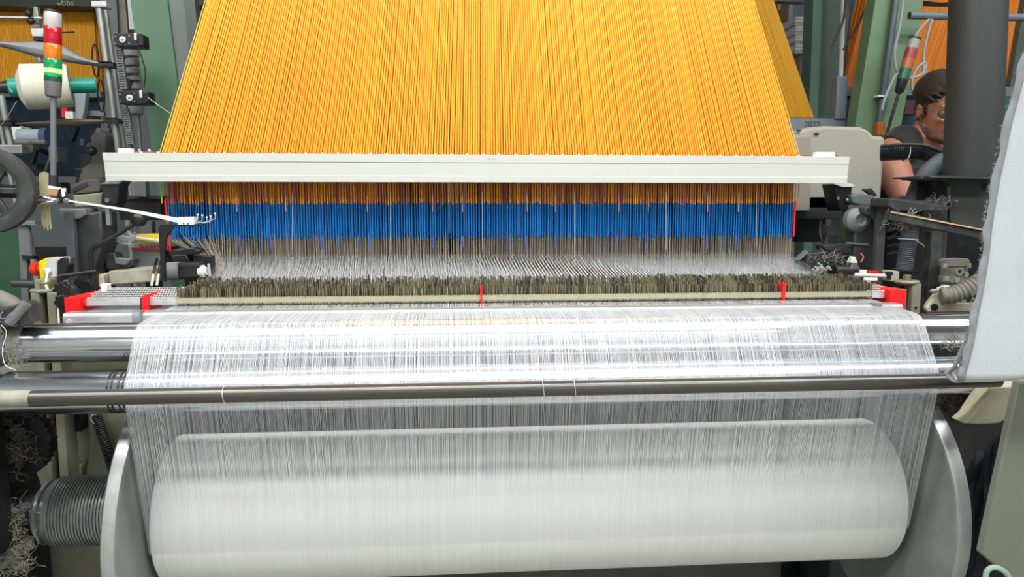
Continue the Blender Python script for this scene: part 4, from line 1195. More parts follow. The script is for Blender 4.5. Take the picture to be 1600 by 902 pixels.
# -- castings under the rail on the right
t = thing('loom_side_frame', 'dark cast loom side frame with upright bar under the beige cover', 'machine frame', (W(1330, 430, 2.3).x, 2.4, 0))
pbox(MB(), 1246, 306, 1322, 343, 2.50, .08).build('cross_beam', DARKGREY, t, False, bevel=.005)
pbox(MB(), 1246, 343, 1290, 378, 2.56, .05).build('rear_web', BLACKMET, t, False)
ppoly(MB(), [(1302, 284), (1322, 286), (1332, 292), (1330, 310), (1326, 328), (1312, 330), (1308, 314)], 2.30, .08).build('bracket', BLACKMET, t, bevel=.004)
ppoly(MB(), [(1301, 287), (1316, 283.5), (1336, 289), (1334, 292), (1318, 293)], 2.29, .08).build('bracket_top', LGREY, t, bevel=.0015)
p = W(1324, 313, 2.298); MB().lathe(p, (0, -1, 0), [(0, .007), (.004, .006), (.006, .003)], 16).build('bolt', STEEL, t)
p = W(1309, 310, 2.298); MB().lathe(p, (0, -1, 0), [(0, .006), (.004, .005)], 16).build('bolt', STEEL, t)
pbox(MB(), 1318, 328, 1323, 352, 2.31, .012).build('bolt_shaft', STEEL, t, False)
ppoly(MB(), [(1330, 305), (1346, 302), (1366, 306), (1370, 320), (1348, 321), (1332, 318)], 2.28, .14).build('grey_block', GREYPAINT, t, bevel=.004)
ppoly(MB(), [(1352, 324), (1372, 319), (1392, 322), (1391, 335), (1378, 338), (1366, 342), (1350, 334)], 2.16, .10).build('cap_casting', DARKGREY, t, bevel=.004)
pbox(MB(), 1368, 327, 1381, 500, 2.15, .02).build('flat_bar', pm('dark_flat_bar', '4b4e50', .5, .3, .1, 18), t, False, bevel=.002)
ppoly(MB(), [(1335, 345), (1368, 342), (1368, 420), (1330, 424), (1336, 380)], 2.20, .06).build('casting', DARKGREY, t, bevel=.006)
c = W(1344, 344, 2.19); MB().lathe(c + Vector((0, .03, 0)), (0, -1, 0), [(0, .040), (.02, .038), (.034, .024), (.036, .018), (.030, .012)], 32).build('bearing_boss', GREYPAINT, t)
pbox(MB(), 1292, 352, 1314, 368, 2.40, .06).build('dark_box', GREYPAINT, t, False, bevel=.003)
ptube(MB(), [(1282, 345, 2.36), (1281, 362, 2.35), (1284, 376, 2.33), (1290, 386, 2.30)], .0035, 8).build('hose', DARKGREY, t)
MB().bb((1.24, 2.25, 0), (1.44, 2.46, 1.10)).build('base_casting', DARKGREY, t, False, bevel=.01)
for k in range(4):
    ptube(MB(), [(1384, 362 + 12 * k, 2.30), (1400, 358 + 12 * k, 2.34), (1420, 366 + 11 * k, 2.36)], .005, 8).build('cable', BLACKPL, t)
ppoly(MB(), [(1350, 296), (1362, 294), (1372, 306), (1366, 308)], 2.30, .02).build('small_lever', DARKGREY, t, bevel=.002)
# -- edge device at right warp edge
t = thing('leno_motor', 'dark leno device with metal filings at the right warp edge beside the white rods', 'motor', W(1305, 434, 2.2))
MB().cyl(W(1302, 424, 2.17), W(1338, 424, 2.17), .022, n=28).build('motor_body', BLACKPL, t)
ppoly(MB(), [(1326, 427), (1332, 412), (1340, 410), (1346, 426), (1344, 440), (1324, 440)], 2.15, .04).build('grey_shield', GREYPAINT, t, bevel=.003)
ppoly(MB(), [(1331, 411), (1336, 401), (1340, 411)], 2.149, .03).build('white_tip', WHITEPL, t)
ppoly(MB(), [(1259, 396), (1292, 394), (1288, 404), (1286, 426), (1258, 424)], 2.20, .04).build('guide_box', DARKGREY, t, bevel=.003)
ppoly(MB(), [(1244, 406), (1260, 392), (1263, 392), (1262, 396), (1248, 408)], 2.19, .02).build('guide_strip', STEEL, t)
ppoly(MB(), [(1286, 384), (1318, 381), (1350, 386), (1352, 394), (1340, 398), (1290, 392)], 2.22, .06).build('top_cover', DARKGREY, t, bevel=.003)
MB().cyl(W(1322, 380, 2.2), W(1356, 383, 2.2), .004, n=10).build('rod', STEEL, t)
ptube(MB(), [(1345, 396, 2.16), (1349, 402, 2.16), (1345, 410, 2.16)], .0025, 6).build('pink_lead', pm('pink_wire', 'c9736c', .5), t)
fil = MB()
for i in range(40):
    p = W(random.gauss(1286, 8), random.gauss(420, 3.2), 2.15 + random.uniform(0, .03)); fil.box(p, (.005, .004, .005), Matrix.Rotation(random.random() * 3, 3, 'Y'))
fil.build('metal_filings', ALU, t, False, kind='stuff')
lb = MB(); lint_blob(lb, W(1300, 404, 2.17), (.03, .01, .006), 60, .0005); lb.build('lint', LINT, t, kind='stuff')
# -- white rods and red pieces by the right holder
t = thing('contact_rods', 'pair of white contact rods at the right end of the drop wires', 'rods', W(1360, 436, 2.05))
MB().cyl(W(1336, 429.5, 2.10), W(1384, 431, 2.09), .0055, n=14).build('rod', WHITEPL, t)
MB().cyl(W(1350, 436.5, 2.06), W(1370, 437, 2.055), .0055, n=14).build('rod', WHITEPL, t)
pbox(MB(), 1345, 422, 1354, 432, 2.095, .012).build('white_clip', WHITEPL, t, False, bevel=.001)
pbox(MB(), 1356, 424, 1373, 428, 2.11, .02).build('red_block', RED, t, False)
c = W(1389, 431, 2.05)
MB().lathe(c - Vector((0, 0, .012)), (0, 0, 1), [(0, .006), (.012, .006), (.014, .010), (.024, .010)], 16).build('black_knob', BLACKPL, t)
# -- olive slotted post on the right
t = thing('slotted_post', 'olive grey slotted post with brass capped washer beside the right red holder', 'post', (W(1420, 480, 2.0).x, 2.0, .5))
zt = W(1420, 444, 1.99).z
a, b = W(1424, 480, 1.99).x, W(1438, 480, 1.99).x
MB().bb((a, 1.99, .5), (b, 2.05, zt)).build('side_bar', OLIVEGREY, t, False, bevel=.002)
a0 = W(1409, 480, 2.0).x
MB().bb((a0, 2.0, .5), (W(1416, 480, 2.0).x, 2.05, zt - .015)).build('side_bar', OLIVEGREY, t, False, bevel=.002)
MB().bb((W(1416, 480, 2.0).x, 2.03, .5), (a, 2.05, zt - .01)).build('slot_web', BLACKMET, t, False)
MB().lathe((W(1417, 442, 2.02).x, 2.02, zt), (0, 0, 1), [(0, .033), (.004, .034), (.008, .031)], 32).build('washer', OLIVEGREY, t)
MB().lathe((W(1417, 440, 2.02).x, 2.02, zt + .008), (0, 0, 1), [(0, .011), (.014, .011), (.016, .009)], 20).build('cap_nut', MATS['dull_brass'], t)
p = W(1431, 481, 1.989); MB().cyl(p, p + Vector((0, -.002, 0)), .0035, n=12).build('screw_hole', BLACKMET, t)
ppoly(MB(), [(1386, 424), (1406, 424), (1405, 440), (1390, 440)], 2.12, .06).build('cream_block', pm('cream_block', 'b6b096', .6, 0, .1, 20), t, bevel=.003)
# -- black duct column
t = thing('duct_column', 'thick matt black vertical duct standing on a bracket in front of the man', 'duct', W(1518, 276, 2.12))
dr = M(39.5, 1520, 2.12)
p0, p1 = W(1518, 276, 2.12), W(1529, -10, 2.12)
p1 = p0 + (p1 - p0) * 3.2
MB().cyl(p0, p1, dr, n=56).build('duct_tube', pm('matt_black_duct', '272b2a', .55, .1, .12, 10, stretch=(3, 3, .4)), t)
# -- brackets under the duct
t = thing('duct_bracket', 'dusty black folded bracket and slanting arm carrying the black duct', 'bracket', (W(1480, 400, 2.1).x, 2.15, .5))
DUSTY = pm('dusty_black', '26292b', .7, .1, .2, 18, dirt='77746a', dirt_amt=.45)
ppoly(MB(), [(1452, 274), (1572, 276), (1572, 281), (1452, 277)], 2.04, .18).build('top_plate', DUSTY, t)
ppoly(MB(), [(1484, 280), (1600, 280), (1600, 380), (1530, 376), (1484, 345)], 2.10, .012).build('back_panel', pm('dark_olive_panel', '2b2f2b', .6, .1, .15, 9, dirt='45473f', dirt_amt=.4), t)
sec = [(1438, 276), (1482, 280), (1485, 284), (1485, 312), (1479, 321), (1440, 322), (1392, 312), (1392, 309), (1438, 313), (1474, 314), (1480, 308), (1480, 286), (1476, 283), (1440, 280)]
ppoly(MB(), sec, 2.07, .10).build('folded_plate', DUSTY, t)
ppoly(MB(), [(1436, 278), (1480, 283), (1480, 310), (1430, 312)], 2.16, .006).build('inner_web', DUSTY, t)
ppoly(MB(), [(1390, 310), (1482, 322), (1482, 330), (1400, 330), (1388, 322)], 2.06, .10).build('shelf', DUSTY, t, bevel=.003)
MB().bar(W(1386, 336, 2.03), W(1560, 372, 1.95), .05, .028).build('arm', DUSTY, t, bevel=.003)
MB().bar(W(1392, 331.5, 2.005), W(1560, 364, 1.925), .006, .0035).build('tan_strip', pm('tan_wood_edge', 'b39a7c', .6, 0, .15, 30), t)
pbox(MB(), 1451, 362, 1469, 520, 2.10, .03).build('post', DUSTY, t, False, bevel=.003)
p = W(1542, 292, 2.098)
MB().lathe(p, (0, -1, 0), [(0, .010), (.004, .010), (.004, .0075), (.010, .0075)], 6).build('bolt', STEEL, t)
lb = MB(); lint_blob(lb, W(1415, 345, 2.03), (.03, .01, .008), 120, .0006); lint_blob(lb, W(1467, 316, 2.08), (.015, .008, .002), 40, .0005); lb.build('lint', LINT, t, kind='stuff')
# -- hoses on the right
HOSEB = pm('black_hose', '1e2226', .45, 0, .1, 20)
HOSEG = pm('slate_hose', '565e64', .5, 0, .12, 20, dirt='7b7d7c', dirt_amt=.35)
t = thing('corrugated_hose', 'black corrugated hose bowing over to the bracket in front of the man', 'hose', W(1440, 255, 2.3))
hm = MB(); corr(hm, [W(1376, 240, 2.40), W(1410, 238, 2.36), W(1445, 238, 2.32), W(1468, 247, 2.28), W(1482, 262, 2.26)], .027, .006, depth=.10); hm.build('hose_body', HOSEB, t)
ptube(MB(), [(1376, 229, 2.37), (1410, 226, 2.33), (1448, 228, 2.29), (1472, 238, 2.26)], .006, 8).build('cable', BLACKPL, t)
c = W(1415, 239, 2.355)
MB().tube([c + Vector((.003 * math.sin(k * .4), .0295 * math.cos(k * math.pi / 10), .0295 * math.sin(k * math.pi / 10) + .002)) for k in range(20)], .0018, 6, closed=True).build('cable_tie', WHITEPL, t)
t = thing('corrugated_hose', 'grey corrugated hose sloping down to the shelf before the man', 'hose', W(1430, 312, 2.2))
hm = MB(); corr(hm, [W(1474, 252, 2.24), W(1456, 266, 2.22), W(1440, 286, 2.21), W(1428, 318, 2.20)], .030, .006, depth=.10); hm.build('hose_body', HOSEG, t)
t = thing('corrugated_hose', 'slate corrugated hose standing upright under the shelf', 'hose', W(1415, 420, 2.16))
hm = MB(); corr(hm, [W(1424, 340, 2.15), W(1421, 370, 2.15), W(1416, 400, 2.15), W(1413, 422, 2.15)], .0255, .0058, depth=.12); hm.build('hose_body', HOSEG, t)
c = W(1419, 374, 2.15)
MB().tube([c + Vector((.0275 * math.cos(k * math.pi / 10), .0275 * math.sin(k * math.pi / 10), -.002 * math.cos(k * .3))) for k in range(20)], .002, 6, closed=True).build('clip', LGREY, t)
ptube(MB(), [(1430, 375, 2.13), (1442, 383, 2.13), (1448, 390, 2.14)], .002, 6).build('clip_tail', LGREY, t)
MB().lathe(W(1413, 424, 2.15), (0, 0, 1), [(-.004, .03), (0, .036), (.004, .036), (.006, .03)], 24).build('base_collar', BLACKMET, t)
# -- grey fitting with hose
t = thing('air_valve', 'grey cast cylindrical air valve on a cream base beside the hanging cloth', 'valve', W(1490, 486, 2.05))
CASTG = pm('grey_casting', '7d7f78', .55, .1, .12, 20, dirt='4d4c44', dirt_amt=.4)
a, b = W(1489, 470, 2.05), W(1490, 405, 2.05); L = (b - a).length
MB().lathe(a, b - a, [(0, .02), (0, .034), (L * .45, .034), (L * .47, .038), (L * .6, .038), (L * .62, .035), (L * .84, .035), (L * .86, .040), (L * .97, .040), (L, .036), (L, .01)], 36).build('body', CASTG, t)
p = W(1497, 424, 2.012); MB().lathe(p, (0, -1, 0), [(0, .012), (.008, .012), (.008, .006), (.002, .006)], 20, cap=False).build('port', CASTG, t)
MB().cyl(W(1497, 424, 2.011), W(1497, 424, 2.009), .006, n=14).build('port_bore', BLACKPL, t)
for px, py in ((1476, 416), (1478, 436), (1494, 438), (1508, 430), (1512, 415)):
    MB().box(W(px, py, 2.016), (.014, .016, .016)).build('lug', CASTG, t, bevel=.003)
ppoly(MB(), [(1448, 482), (1452, 474), (1462, 462), (1470, 450), (1482, 446), (1492, 450), (1496, 474), (1530, 474), (1530, 487), (1450, 488)], 1.99, .02).build('base_plate', pm('cream_cast', 'b9b39b', .6, 0, .1, 18, dirt='6d6a58', dirt_amt=.4), t, bevel=.003)
p = W(1459, 480, 1.988); MB().lathe(p, (0, -1, 0), [(0, .011), (.006, .011)], 6).build('bolt', BLACKMET, t)
p = W(1459, 455, 1.985); MB().ball(p, (.012, .008, .007), 10, 8).build('wing_tip', CASTG, t)
hm = MB(); corr(hm, [W(1470, 462, 1.97), W(1490, 460, 1.96), W(1515, 450, 1.95), W(1545, 430, 1.94)], .026, .012, depth=.14); hm.build('hose', pm('taupe_hose', '6b675d', .6, 0, .12, 20), t)
# -- bearing end of the roller at the right
t = thing('roller_bearing', 'dusty bearing plate behind the hanging cloth at the roller ends', 'bearing', (1.50, 1.74, .85))
MB().bb((1.47, 1.62, .85), (1.52, 1.86, 1.14)).build('plate', DARKGREY, t, False, bevel=.004)
lb = MB(); lint_blob(lb, W(1488, 533, 1.72), (.012, .006, .008), 60, .0006); lb.build('lint', LINT, t, kind='stuff')
t = thing('side_plate', 'dark plate added behind the right beam flange to hide the lit floor', 'machine frame', (1.6, 2.2, 0))  # plate added to darken the gap where the lit floor would show
MB().bb((1.19, 2.47, 0), (2.1, 2.50, 1.0)).build('plate', BLACKMET, t, False, bevel=.004)
MB().bb((1.50, 2.43, 0), (1.56, 2.47, 1.0)).build('rib', BLACKMET, t, False, bevel=.004)
# -- hanging cloth
CY = 1.32
edge = [(1618, 40), (1600, 98), (1581, 170), (1566, 235), (1551, 300), (1540, 355), (1533, 400), (1522, 450), (1510, 500), (1501, 540), (1492, 570), (1487, 585)]
E_ = spline([W(x, y, CY) for x, y in edge], 4)
CLOTH = pm('grey_white_cloth', 'a6acae', .85, 0, .07, 7, bump=.14, bscale=320, sheen=.3, dirt='949ca0', dirt_amt=.5)
SELV = pm('grey_selvedge', '777a7d', .9, 0, .12, 40, bump=.3, bscale=240)
def cl_pt(base, s):
    """s metres to the right of the edge"""
    y = base.y - .055 * s + .018 * math.sin(9 * s + base.z * 5) + .006 * math.sin(19 * s + 3 * base.z)
    return Vector((base.x + s, y, base.z))
t = thing('hanging_cloth', 'pale grey cloth with frayed selvedge hanging folded beside the warp', 'cloth', W(1545, 598, CY))
NS = 26
def radius_rows():
    rows = []
    for p in E_: rows.append((p, 0.0, 0.0))
    # fold at the bottom: half circle under the edge, then back up behind
    pe = E_[-1]
    R_ = .020
    for k in range(1, 11):
        a = math.pi * k / 10
        q = pe + Vector((0.006 * math.sin(a), R_ * (1 - math.cos(a)), -R_ * .75 * math.sin(a)))
        rows.append((q, 0, 0))
    for p in reversed(E_[-14:-2]):
        f = (p.z - pe.z) / .25
        rows.append((p + Vector((.012 + .05 * f, 2 * R_ - .004 * f, 0)), 0, 0))
    return [r_[0] for r_ in rows]
bases = radius_rows()
sw = M(11, 1500, CY)
rows = [[cl_pt(b, sw + (.62 - sw) * j / NS) for j in range(NS + 1)] for b in bases]
o = MB().grid(rows).build('cloth_sheet', CLOTH, t)
s_ = o.modifiers.new('thickness', 'SOLIDIFY'); s_.thickness = .0022
ss = o.modifiers.new('smooth', 'SUBSURF'); ss.levels = 1; ss.render_levels = 1
rows = []
for i, b in enumerate(bases):
    wv = (.0022 * math.sin(i * 1.15) + .0012 * math.sin(i * 2.7)) * (1 if i < len(E_) - 3 else .15)
    rows.append([cl_pt(b, sw * f) + Vector((wv * (1 - f) * 1.6, -.0035 * math.sin(math.pi * f) + .002 * math.sin(i * 1.9) * (1 - f) * (1 if i < len(E_) - 3 else 0), 0)) for f in (0, .25, .5, .75, 1.02)])
o = MB().grid(rows).build('selvedge', SELV, t, label='frayed grey selvedge strip')
s_ = o.modifiers.new('thickness', 'SOLIDIFY'); s_.thickness = .0026
ss = o.modifiers.new('smooth', 'SUBSURF'); ss.levels = 1; ss.render_levels = 1
fr = MB()
for i in range(420):
    b = bases[0].lerp(bases[0], 0)
    f = random.random() * (len(E_) - 1); k = int(f); b = E_[k].lerp(E_[min(k + 1, len(E_) - 1)], f - k)
    q = cl_pt(b, random.uniform(-.001, .003))
    fr.tube([q, q + Vector((random.uniform(-.006, -.001), random.uniform(-.003, .003), random.uniform(-.004, .003)))], .0005, 3)
fr.build('fringe', SELV, t, kind='stuff')
stt = MB()
for i in range(1, len(E_) - 1):
    a, b = cl_pt(E_[i], sw * .55) + Vector((0, -.0042, 0)), cl_pt(E_[i + 1], sw * .55) + Vector((0, -.0042, 0))
    stt.tube([a, a.lerp(b, .6)], .0007, 4)
stt.build('stitches', pm('dark_stitch', '5c6064', .8), t, kind='stuff')
# -- lower right: panel, cream bar, lint, dark bag
t = thing('guard_panel', 'slanting olive grey sheet metal guard right of the beam flange', 'panel', W(1570, 902, 1.45))
ppoly(MB(), [(1592, 598), (1700, 598), (1700, 960), (1608, 930), (1534, 866)], 1.45, .02).build('sheet', pm('olive_sheet', '74786a', .45, .2, .1, 3, dirt='50543f', dirt_amt=.4), t, bevel=.003)
t = thing('cream_bar', 'broken edged cream painted bar under the hanging cloth', 'bar', W(1550, 662, 1.60))
ppoly(MB(), [(1506, 662), (1520, 650), (1548, 606), (1620, 600), (1620, 648), (1580, 650), (1562, 662), (1535, 664)], 1.62, .05).build('bar', pm('cream_paint_chipped', 'a8a58a', .6, 0, .12, 20, dirt='6d6a50', dirt_amt=.5), t, bevel=.004)
t = thing('lint_clump', 'clump of dark lint caught under the roller ends beside the flange', 'lint', W(1500, 655, 1.72))
lb = MB()
for px, py in ((1490, 625), (1505, 620), (1515, 632), (1500, 645), (1525, 615), (1482, 640)):
    lint_blob(lb, W(px, py, 1.72), (.014, .01, .012), 110, .0007)
lb.build('fibres', MATS['dark_lint'], t, kind='stuff')
t = thing('dark_bag', 'crumpled blue black cloth bag in the shade behind the guard panel', 'bag', W(1560, 900, 1.93))
rows = []
cc = W(1560, 775, 1.93); cc.x = max(cc.x, fxr1 + .17); cc.z = .37
for i in range(15):
    th = math.pi * i / 14; rr = []
    for j in range(24):
        ph = 2 * math.pi * j / 24
        v_ = Vector((math.sin(th) * math.cos(ph), math.sin(th) * math.sin(ph), math.cos(th)))
        k_ = 1 + .28 * mnoise.noise(v_ * 2.3) + .12 * mnoise.noise(v_ * 6)
        pq = cc + Vector((v_.x * .11, v_.y * .10, v_.z * .34)) * k_; pq.z = max(pq.z, .004); rr.append(pq)
    rr.append(rr[0]); rows.append(rr)
MB().grid(rows).build('bag_cloth', pm('blue_black_cloth', '1d232b', .85, 0, .2, 12), t, False)
t = thing('pale_hook', 'small pale curved fitting at the foot of the guard panel', 'fitting', W(1560, 902, 1.44))
ptube(MB(), [(1540, 915, 1.44), (1541, 896, 1.44), (1548, 888, 1.44), (1560, 888, 1.44), (1572, 896, 1.44), (1580, 910, 1.44)], .006, 10).build('hook', pm('pale_green_plastic', '93a79b', .5), t)
# ================================================================== background on the right
t = far_harness('far_harness', 'yellow harness just behind the orange one with a numbered grey rail', (1120, 0), (1209, 0), (1272, 184), (1180, 184), 3.3, 'd9a011', 60, 5)
pbox(MB(), 1180, 185, 1321, 206, 3.25, .22).build('comber_rail', pm('slate_rail', '737b84', .5, .1, .05, 4), t, False, bevel=.003)
text_mesh('2022', M(13, 1269, 3.25), pm('dark_print', '35393f', .6), t, W(1269, 195, 3.249), (math.pi / 2, 0, 0))
pbox(MB(), 1307, 119, 1324, 186, 3.24, .06).build('end_post', MATS['slate_rail'], t, False, bevel=.003)
t = far_harness('far_harness', 'orange harness slice seen between two green gantry columns', (1352, 4), (1420, 4), (1420, 140), (1318, 140), 4.9, 'ee8410', 60, 4)
pbox(MB(), 1310, 137, 1420, 150, 4.85, .3).build('comber_rail', GREYPAINT, t, False)
hd = MB(); a, b = W(1316, 150, 4.9), W(1420, 190, 4.9)
for k in range(60): post(hd, (a.x + (b.x - a.x) * k / 60, 4.9, a.z), (a.x + (b.x - a.x) * k / 60, 4.9, b.z - .3), .006, 4)
hd.build('heddle_row', BLPL, t, kind='stuff')
t = far_harness('far_harness', 'wide orange harness of the loom behind the man', (1452, -20), (1602, -20), (1575, 132), (1385, 140), 4.4, 'ef8a14', 130, 5)
pbox(MB(), 1385, 135, 1640, 150, 4.35, .3).build('comber_rail', pm('grey_green_rail', '6e7a75', .5), t, False)
hd = MB(); a, b = W(1390, 152, 4.4), W(1600, 200, 4.4)
for k in range(90): post(hd, (a.x + (b.x - a.x) * k / 90, 4.4, a.z), (a.x + (b.x - a.x) * k / 90, 4.4, b.z - .4), .009, 4)
hd.build('heddle_row', BLPL, t, kind='stuff')
pbox(MB(), 1414, 160, 1438, 178, 4.25, .08).build('maroon_part', pm('maroon_part', '4a2230', .6), t, False)
MB().bar(W(1610, -40, 4.38), W(1570, 190, 4.38), .05, .05).build('side_post', pm('slate_green_post', '52605a', .5), t)
ppoly(MB(), [(1560, 150), (1640, 150), (1640, 172), (1560, 174)], 4.3, .1).build('green_band', pm('teal_green_band', '2f5a4d', .5), t)
pbox(MB(), 1560, 174, 1640, 240, 4.3, .1).build('panel', pm('slate_panel', '5a5f68', .6), t, False)
t = thing('far_loom', 'dim neighbouring loom standing behind the black duct', 'loom', (W(1520, 300, 4.5).x, 4.6, 0))
MB().bb((W(1390, 300, 4.5).x, 4.72, 0), (W(1650, 300, 4.5).x, 5.2, 1.35)).build('body', BLACKMET, t, False)
t = thing('warning_plate', 'small black plate with white letter H hung on the far orange harness', 'sign', W(1480, 126, 4.3))
pbox(MB(), 1473, 109, 1494, 125, 4.3, .01).build('plate', BLACKPL, t, False)
text_mesh('H', M(13, 1480, 4.3), WHITEPL, t, W(1481, 117, 4.298), (math.pi / 2, 0, 0))
# pipe with cables
t = thing('overhead_pipe', 'grey horizontal pipe with cables looped over it behind the duct', 'pipe', W(1500, 33, 3.0))
PIPEG = pm('slate_pipe', '656e74', .45, .2, .08, 10)
a, b = W(1421, 24, 3.0), W(1640, 28, 3.0)
MB().cyl(a, b, .0155, n=20).build('pipe', PIPEG, t)
MB().cyl(a, a - Vector((.002, 0, 0)), .012, n=16).build('bore', BLACKPL, t)
CABLE = pm('grey_cable', '878d91', .5, 0, .05, 20)
for pts in ([(1456, 30, 2.97), (1448, 60, 2.97), (1443, 90, 2.97), (1447, 110, 2.97), (1446, 145, 2.97)],
            [(1452, 30, 2.97), (1434, 50, 2.97), (1428, 64, 2.97)],
            [(1412, -5, 2.97), (1406, 40, 2.97), (1398, 80, 2.97), (1400, 105, 2.97), (1404, 116, 2.97)],
            [(1446, 97, 2.96), (1434, 105, 2.96), (1425, 125, 2.96), (1428, 148, 2.96), (1437, 140, 2.96), (1444, 120, 2.96), (1442, 98, 2.96)],
            [(1448, 100, 2.96), (1440, 116, 2.96), (1420, 122, 2.96), (1402, 116, 2.96), (1392, 132, 2.96), (1382, 155, 2.96), (1378, 172, 2.96)]):
    ptube(MB(), pts, .0055, 8).build('cable', CABLE, t)
for k in range(3):
    ptube(MB(), [(1443, 2 + 3 * k, 3.3), (1470, 5 + 2 * k, 3.3), (1500, 3 + 3 * k, 3.3)], .004, 6).build('thin_wire', BLACKMET, t)
# leaning signal tower
t = thing('signal_tower', 'unlit leaning stack light on a thin black rod before the green column', 'signal light', W(1384, 212, 2.95))
u0, u1 = W(1384, 214, 2.95), W(1431, 55, 2.95)
def along(y): f = (214 - y) / (214 - 55); return u0.lerp(u1, f)
rr = M(8.6, 1420, 2.95)
seg(u0, along(142), .006, BLACKMET, t, 'rod')
seg(along(146), along(124), rr * .8, BLACKPL, t, 'socket', lambda L: [(0, rr * .4), (.01, rr * .75), (L, rr * .95)])
for y0, y1, nm, c_ in ((124, 107, 'green_segment', '0c5a40'), (107, 92, 'amber_segment', 'a3562a'), (92, 76, 'red_segment', '8c3440'), (76, 62, 'clear_segment', '8b8b86')):
    seg(along(y0), along(y1), rr, pm('dim_' + nm, c_, .35, 0, .05, 30), t, nm)
seg(along(62), along(59), rr * 1.02, BLACKPL, t, 'cap')
t = thing('amber_beacon', 'small amber beacon on top of the beige side cover', 'beacon', W(1374, 213, 2.62))
seg(W(1373.5, 213, 2.62), W(1373.5, 191, 2.62), M(9, 1373, 2.62), pm('amber_beacon_lens', '8a4708', .25, 0, .2, 60, trans=.2), t, 'lens', lambda L: [(0, .018), (.003, .021), (L - .004, .019), (L, .013)])
seg(W(1373.5, 216, 2.62), W(1373.5, 212, 2.62), .024, BLACKPL, t, 'base')
# boxes in the back
def carton(px0, py0, px1, py1, Y, mat, lab, nm='carton', tape=True):
    t = thing(nm, lab, 'box' if nm == 'carton' else 'stack', (W((px0 + px1) / 2, py1, Y)))
    pbox(MB(), px0, py0, px1, py1, Y, .4).build('box_body', mat, t, False, bevel=.004)
    if tape: pbox(MB(), px0 + (px1 - px0) * .42, py0 - .2, px0 + (px1 - px0) * .58, py0 + (py1 - py0) * .35, Y - .002, .4).build('tape', BEIGE, t, False)
    return t
CARD = pm('cardboard', '7d644c', .8, 0, .1, 4)
CARD2 = pm('pale_cardboard', '94887a', .8, 0, .1, 4)
carton(1205, -20, 1232, 80, 6.6, CARD, 'tall brown carton seen past the yellow harness edge')
carton(1250, 86, 1268, 120, 6.2, CARD2, 'grey carton below the stacked white sheets')
carton(1236, 121, 1262, 190, 6.0, CARD2, 'pale carton standing lowest behind the yellow harness')
t = thing('paper_stack', 'stack of white paper sheets on the cartons before the dark green column', 'stack', W(1255, 84, 6.15))
for k in range(12):
    y = 83 - k * 4.8
    pbox(MB(), 1242 + (k % 3) * .8, y - 4.2, 1266, y, 6.15 + .01 * (k % 2), .3).build('sheet_bundle', WHITEPL if k % 3 else LGREY, t, False)
t = thing('pallet_rack', 'grey rack upright and beam holding the cartons far behind', 'rack', (W(1240, 200, 6.9).x, 7.0, 0))
pbox(MB(), 1225, -60, 1232, 420, 6.85, .08).build('upright', LGREY, t, False)
pbox(MB(), 1206, -4, 1300, 3, 6.1, .08).build('beam', MATS['slate_rail'], t, False)
MB().bb((W(1200, 300, 6.0).x, 5.95, 0), (W(1290, 300, 6.0).x, 6.7, W(1245, 190, 6.0).z)).build('lower_load', CARD2, t, False)
# black cables down the columns
t = thing('drop_cable', 'pair of black cables running down past the dark green column', 'cable', W(1300, 186, 3.5))
ptube(MB(), [(1322, -6, 3.5), (1318, 30, 3.5), (1306, 60, 3.5), (1300, 76, 3.5)], .006, 8).build('cable', BLACKPL, t)
ptube(MB(), [(1333, -6, 3.5), (1326, 50, 3.5), (1320, 110, 3.5), (1308, 186, 3.5)], .005, 8).build('cable', BLACKPL, t)
ptube(MB(), [(1362, -6, 3.5), (1340, 40, 3.5), (1318, 78, 3.5)], .006, 8).build('cable', BLACKPL, t)
MB().cyl(W(1318, -6, 3.6), W(1312, 150, 3.6), .012, n=10).build('conduit', LGREY, t)
q = W(1318, -6, 3.6); MB().cyl(q, (q.x, 3.6, HZ), .012, n=10).build('conduit', LGREY, t)

# ================================================================== the man
def remeshed(mb, name, mat, parent, vox, smooth_it=4, label=None):
    o = mb.build(name, mat, parent)
    r_ = o.modifiers.new('merge', 'REMESH'); r_.mode = 'VOXEL'; r_.voxel_size = vox
    s = o.modifiers.new('relax', 'SMOOTH'); s.iterations = smooth_it; s.factor = .5
    dg = bpy.context.evaluated_depsgraph_get()
    me = bpy.data.meshes.new_from_object(o.evaluated_get(dg))
    o.modifiers.clear(); o.data = me
    me.polygons.foreach_set('use_smooth', [True] * len(me.polygons))
    if not me.materials: me.materials.append(mat)
    if label: o['label'] = label
    return o
HC = W(1471, 172, 2.70)
fang = rad(-66)                                   # faces right and a little to the camera
pf_ = Vector((math.cos(fang), math.sin(fang), 0)); pr_ = Vector((pf_.y, -pf_.x, 0)); pz = Vector((0, 0, 1))
def L3(f, r_, u): return HC + pf_ * f + pr_ * r_ + pz * (u + .065)
man = thing('person', 'man in black sleeveless shirt and glasses looking down behind the black duct', 'person', (L3(-.05, 0, 0).x, L3(-.05, 0, 0).y, 0))
SKIN = pm('skin', '9c6954', .5, 0, .06, 25, spec=.35)
tilt = rad(14)                                    # head bent down
hfa = rad(-98); hf_ = Vector((math.cos(hfa), math.sin(hfa), 0)); hr_ = Vector((hf_.y, -hf_.x, 0))
Rh = Matrix((hf_, -hr_, pz)).transposed() @ Matrix.Rotation(tilt, 3, 'Y')
def hd_(f, r_, u): return HC + Rh @ Vector((f, -r_, u))
b = MB()
b.ball(hd_(-.010, 0, .030), (.098, .076, .090), 24, 16, Rh)          # skull
b.ball(hd_(.030, 0, -.035), (.062, .060, .075), 20, 14, Rh)          # face
b.ball(hd_(.056, 0, -.090), (.030, .034, .026), 14, 10, Rh)          # chin
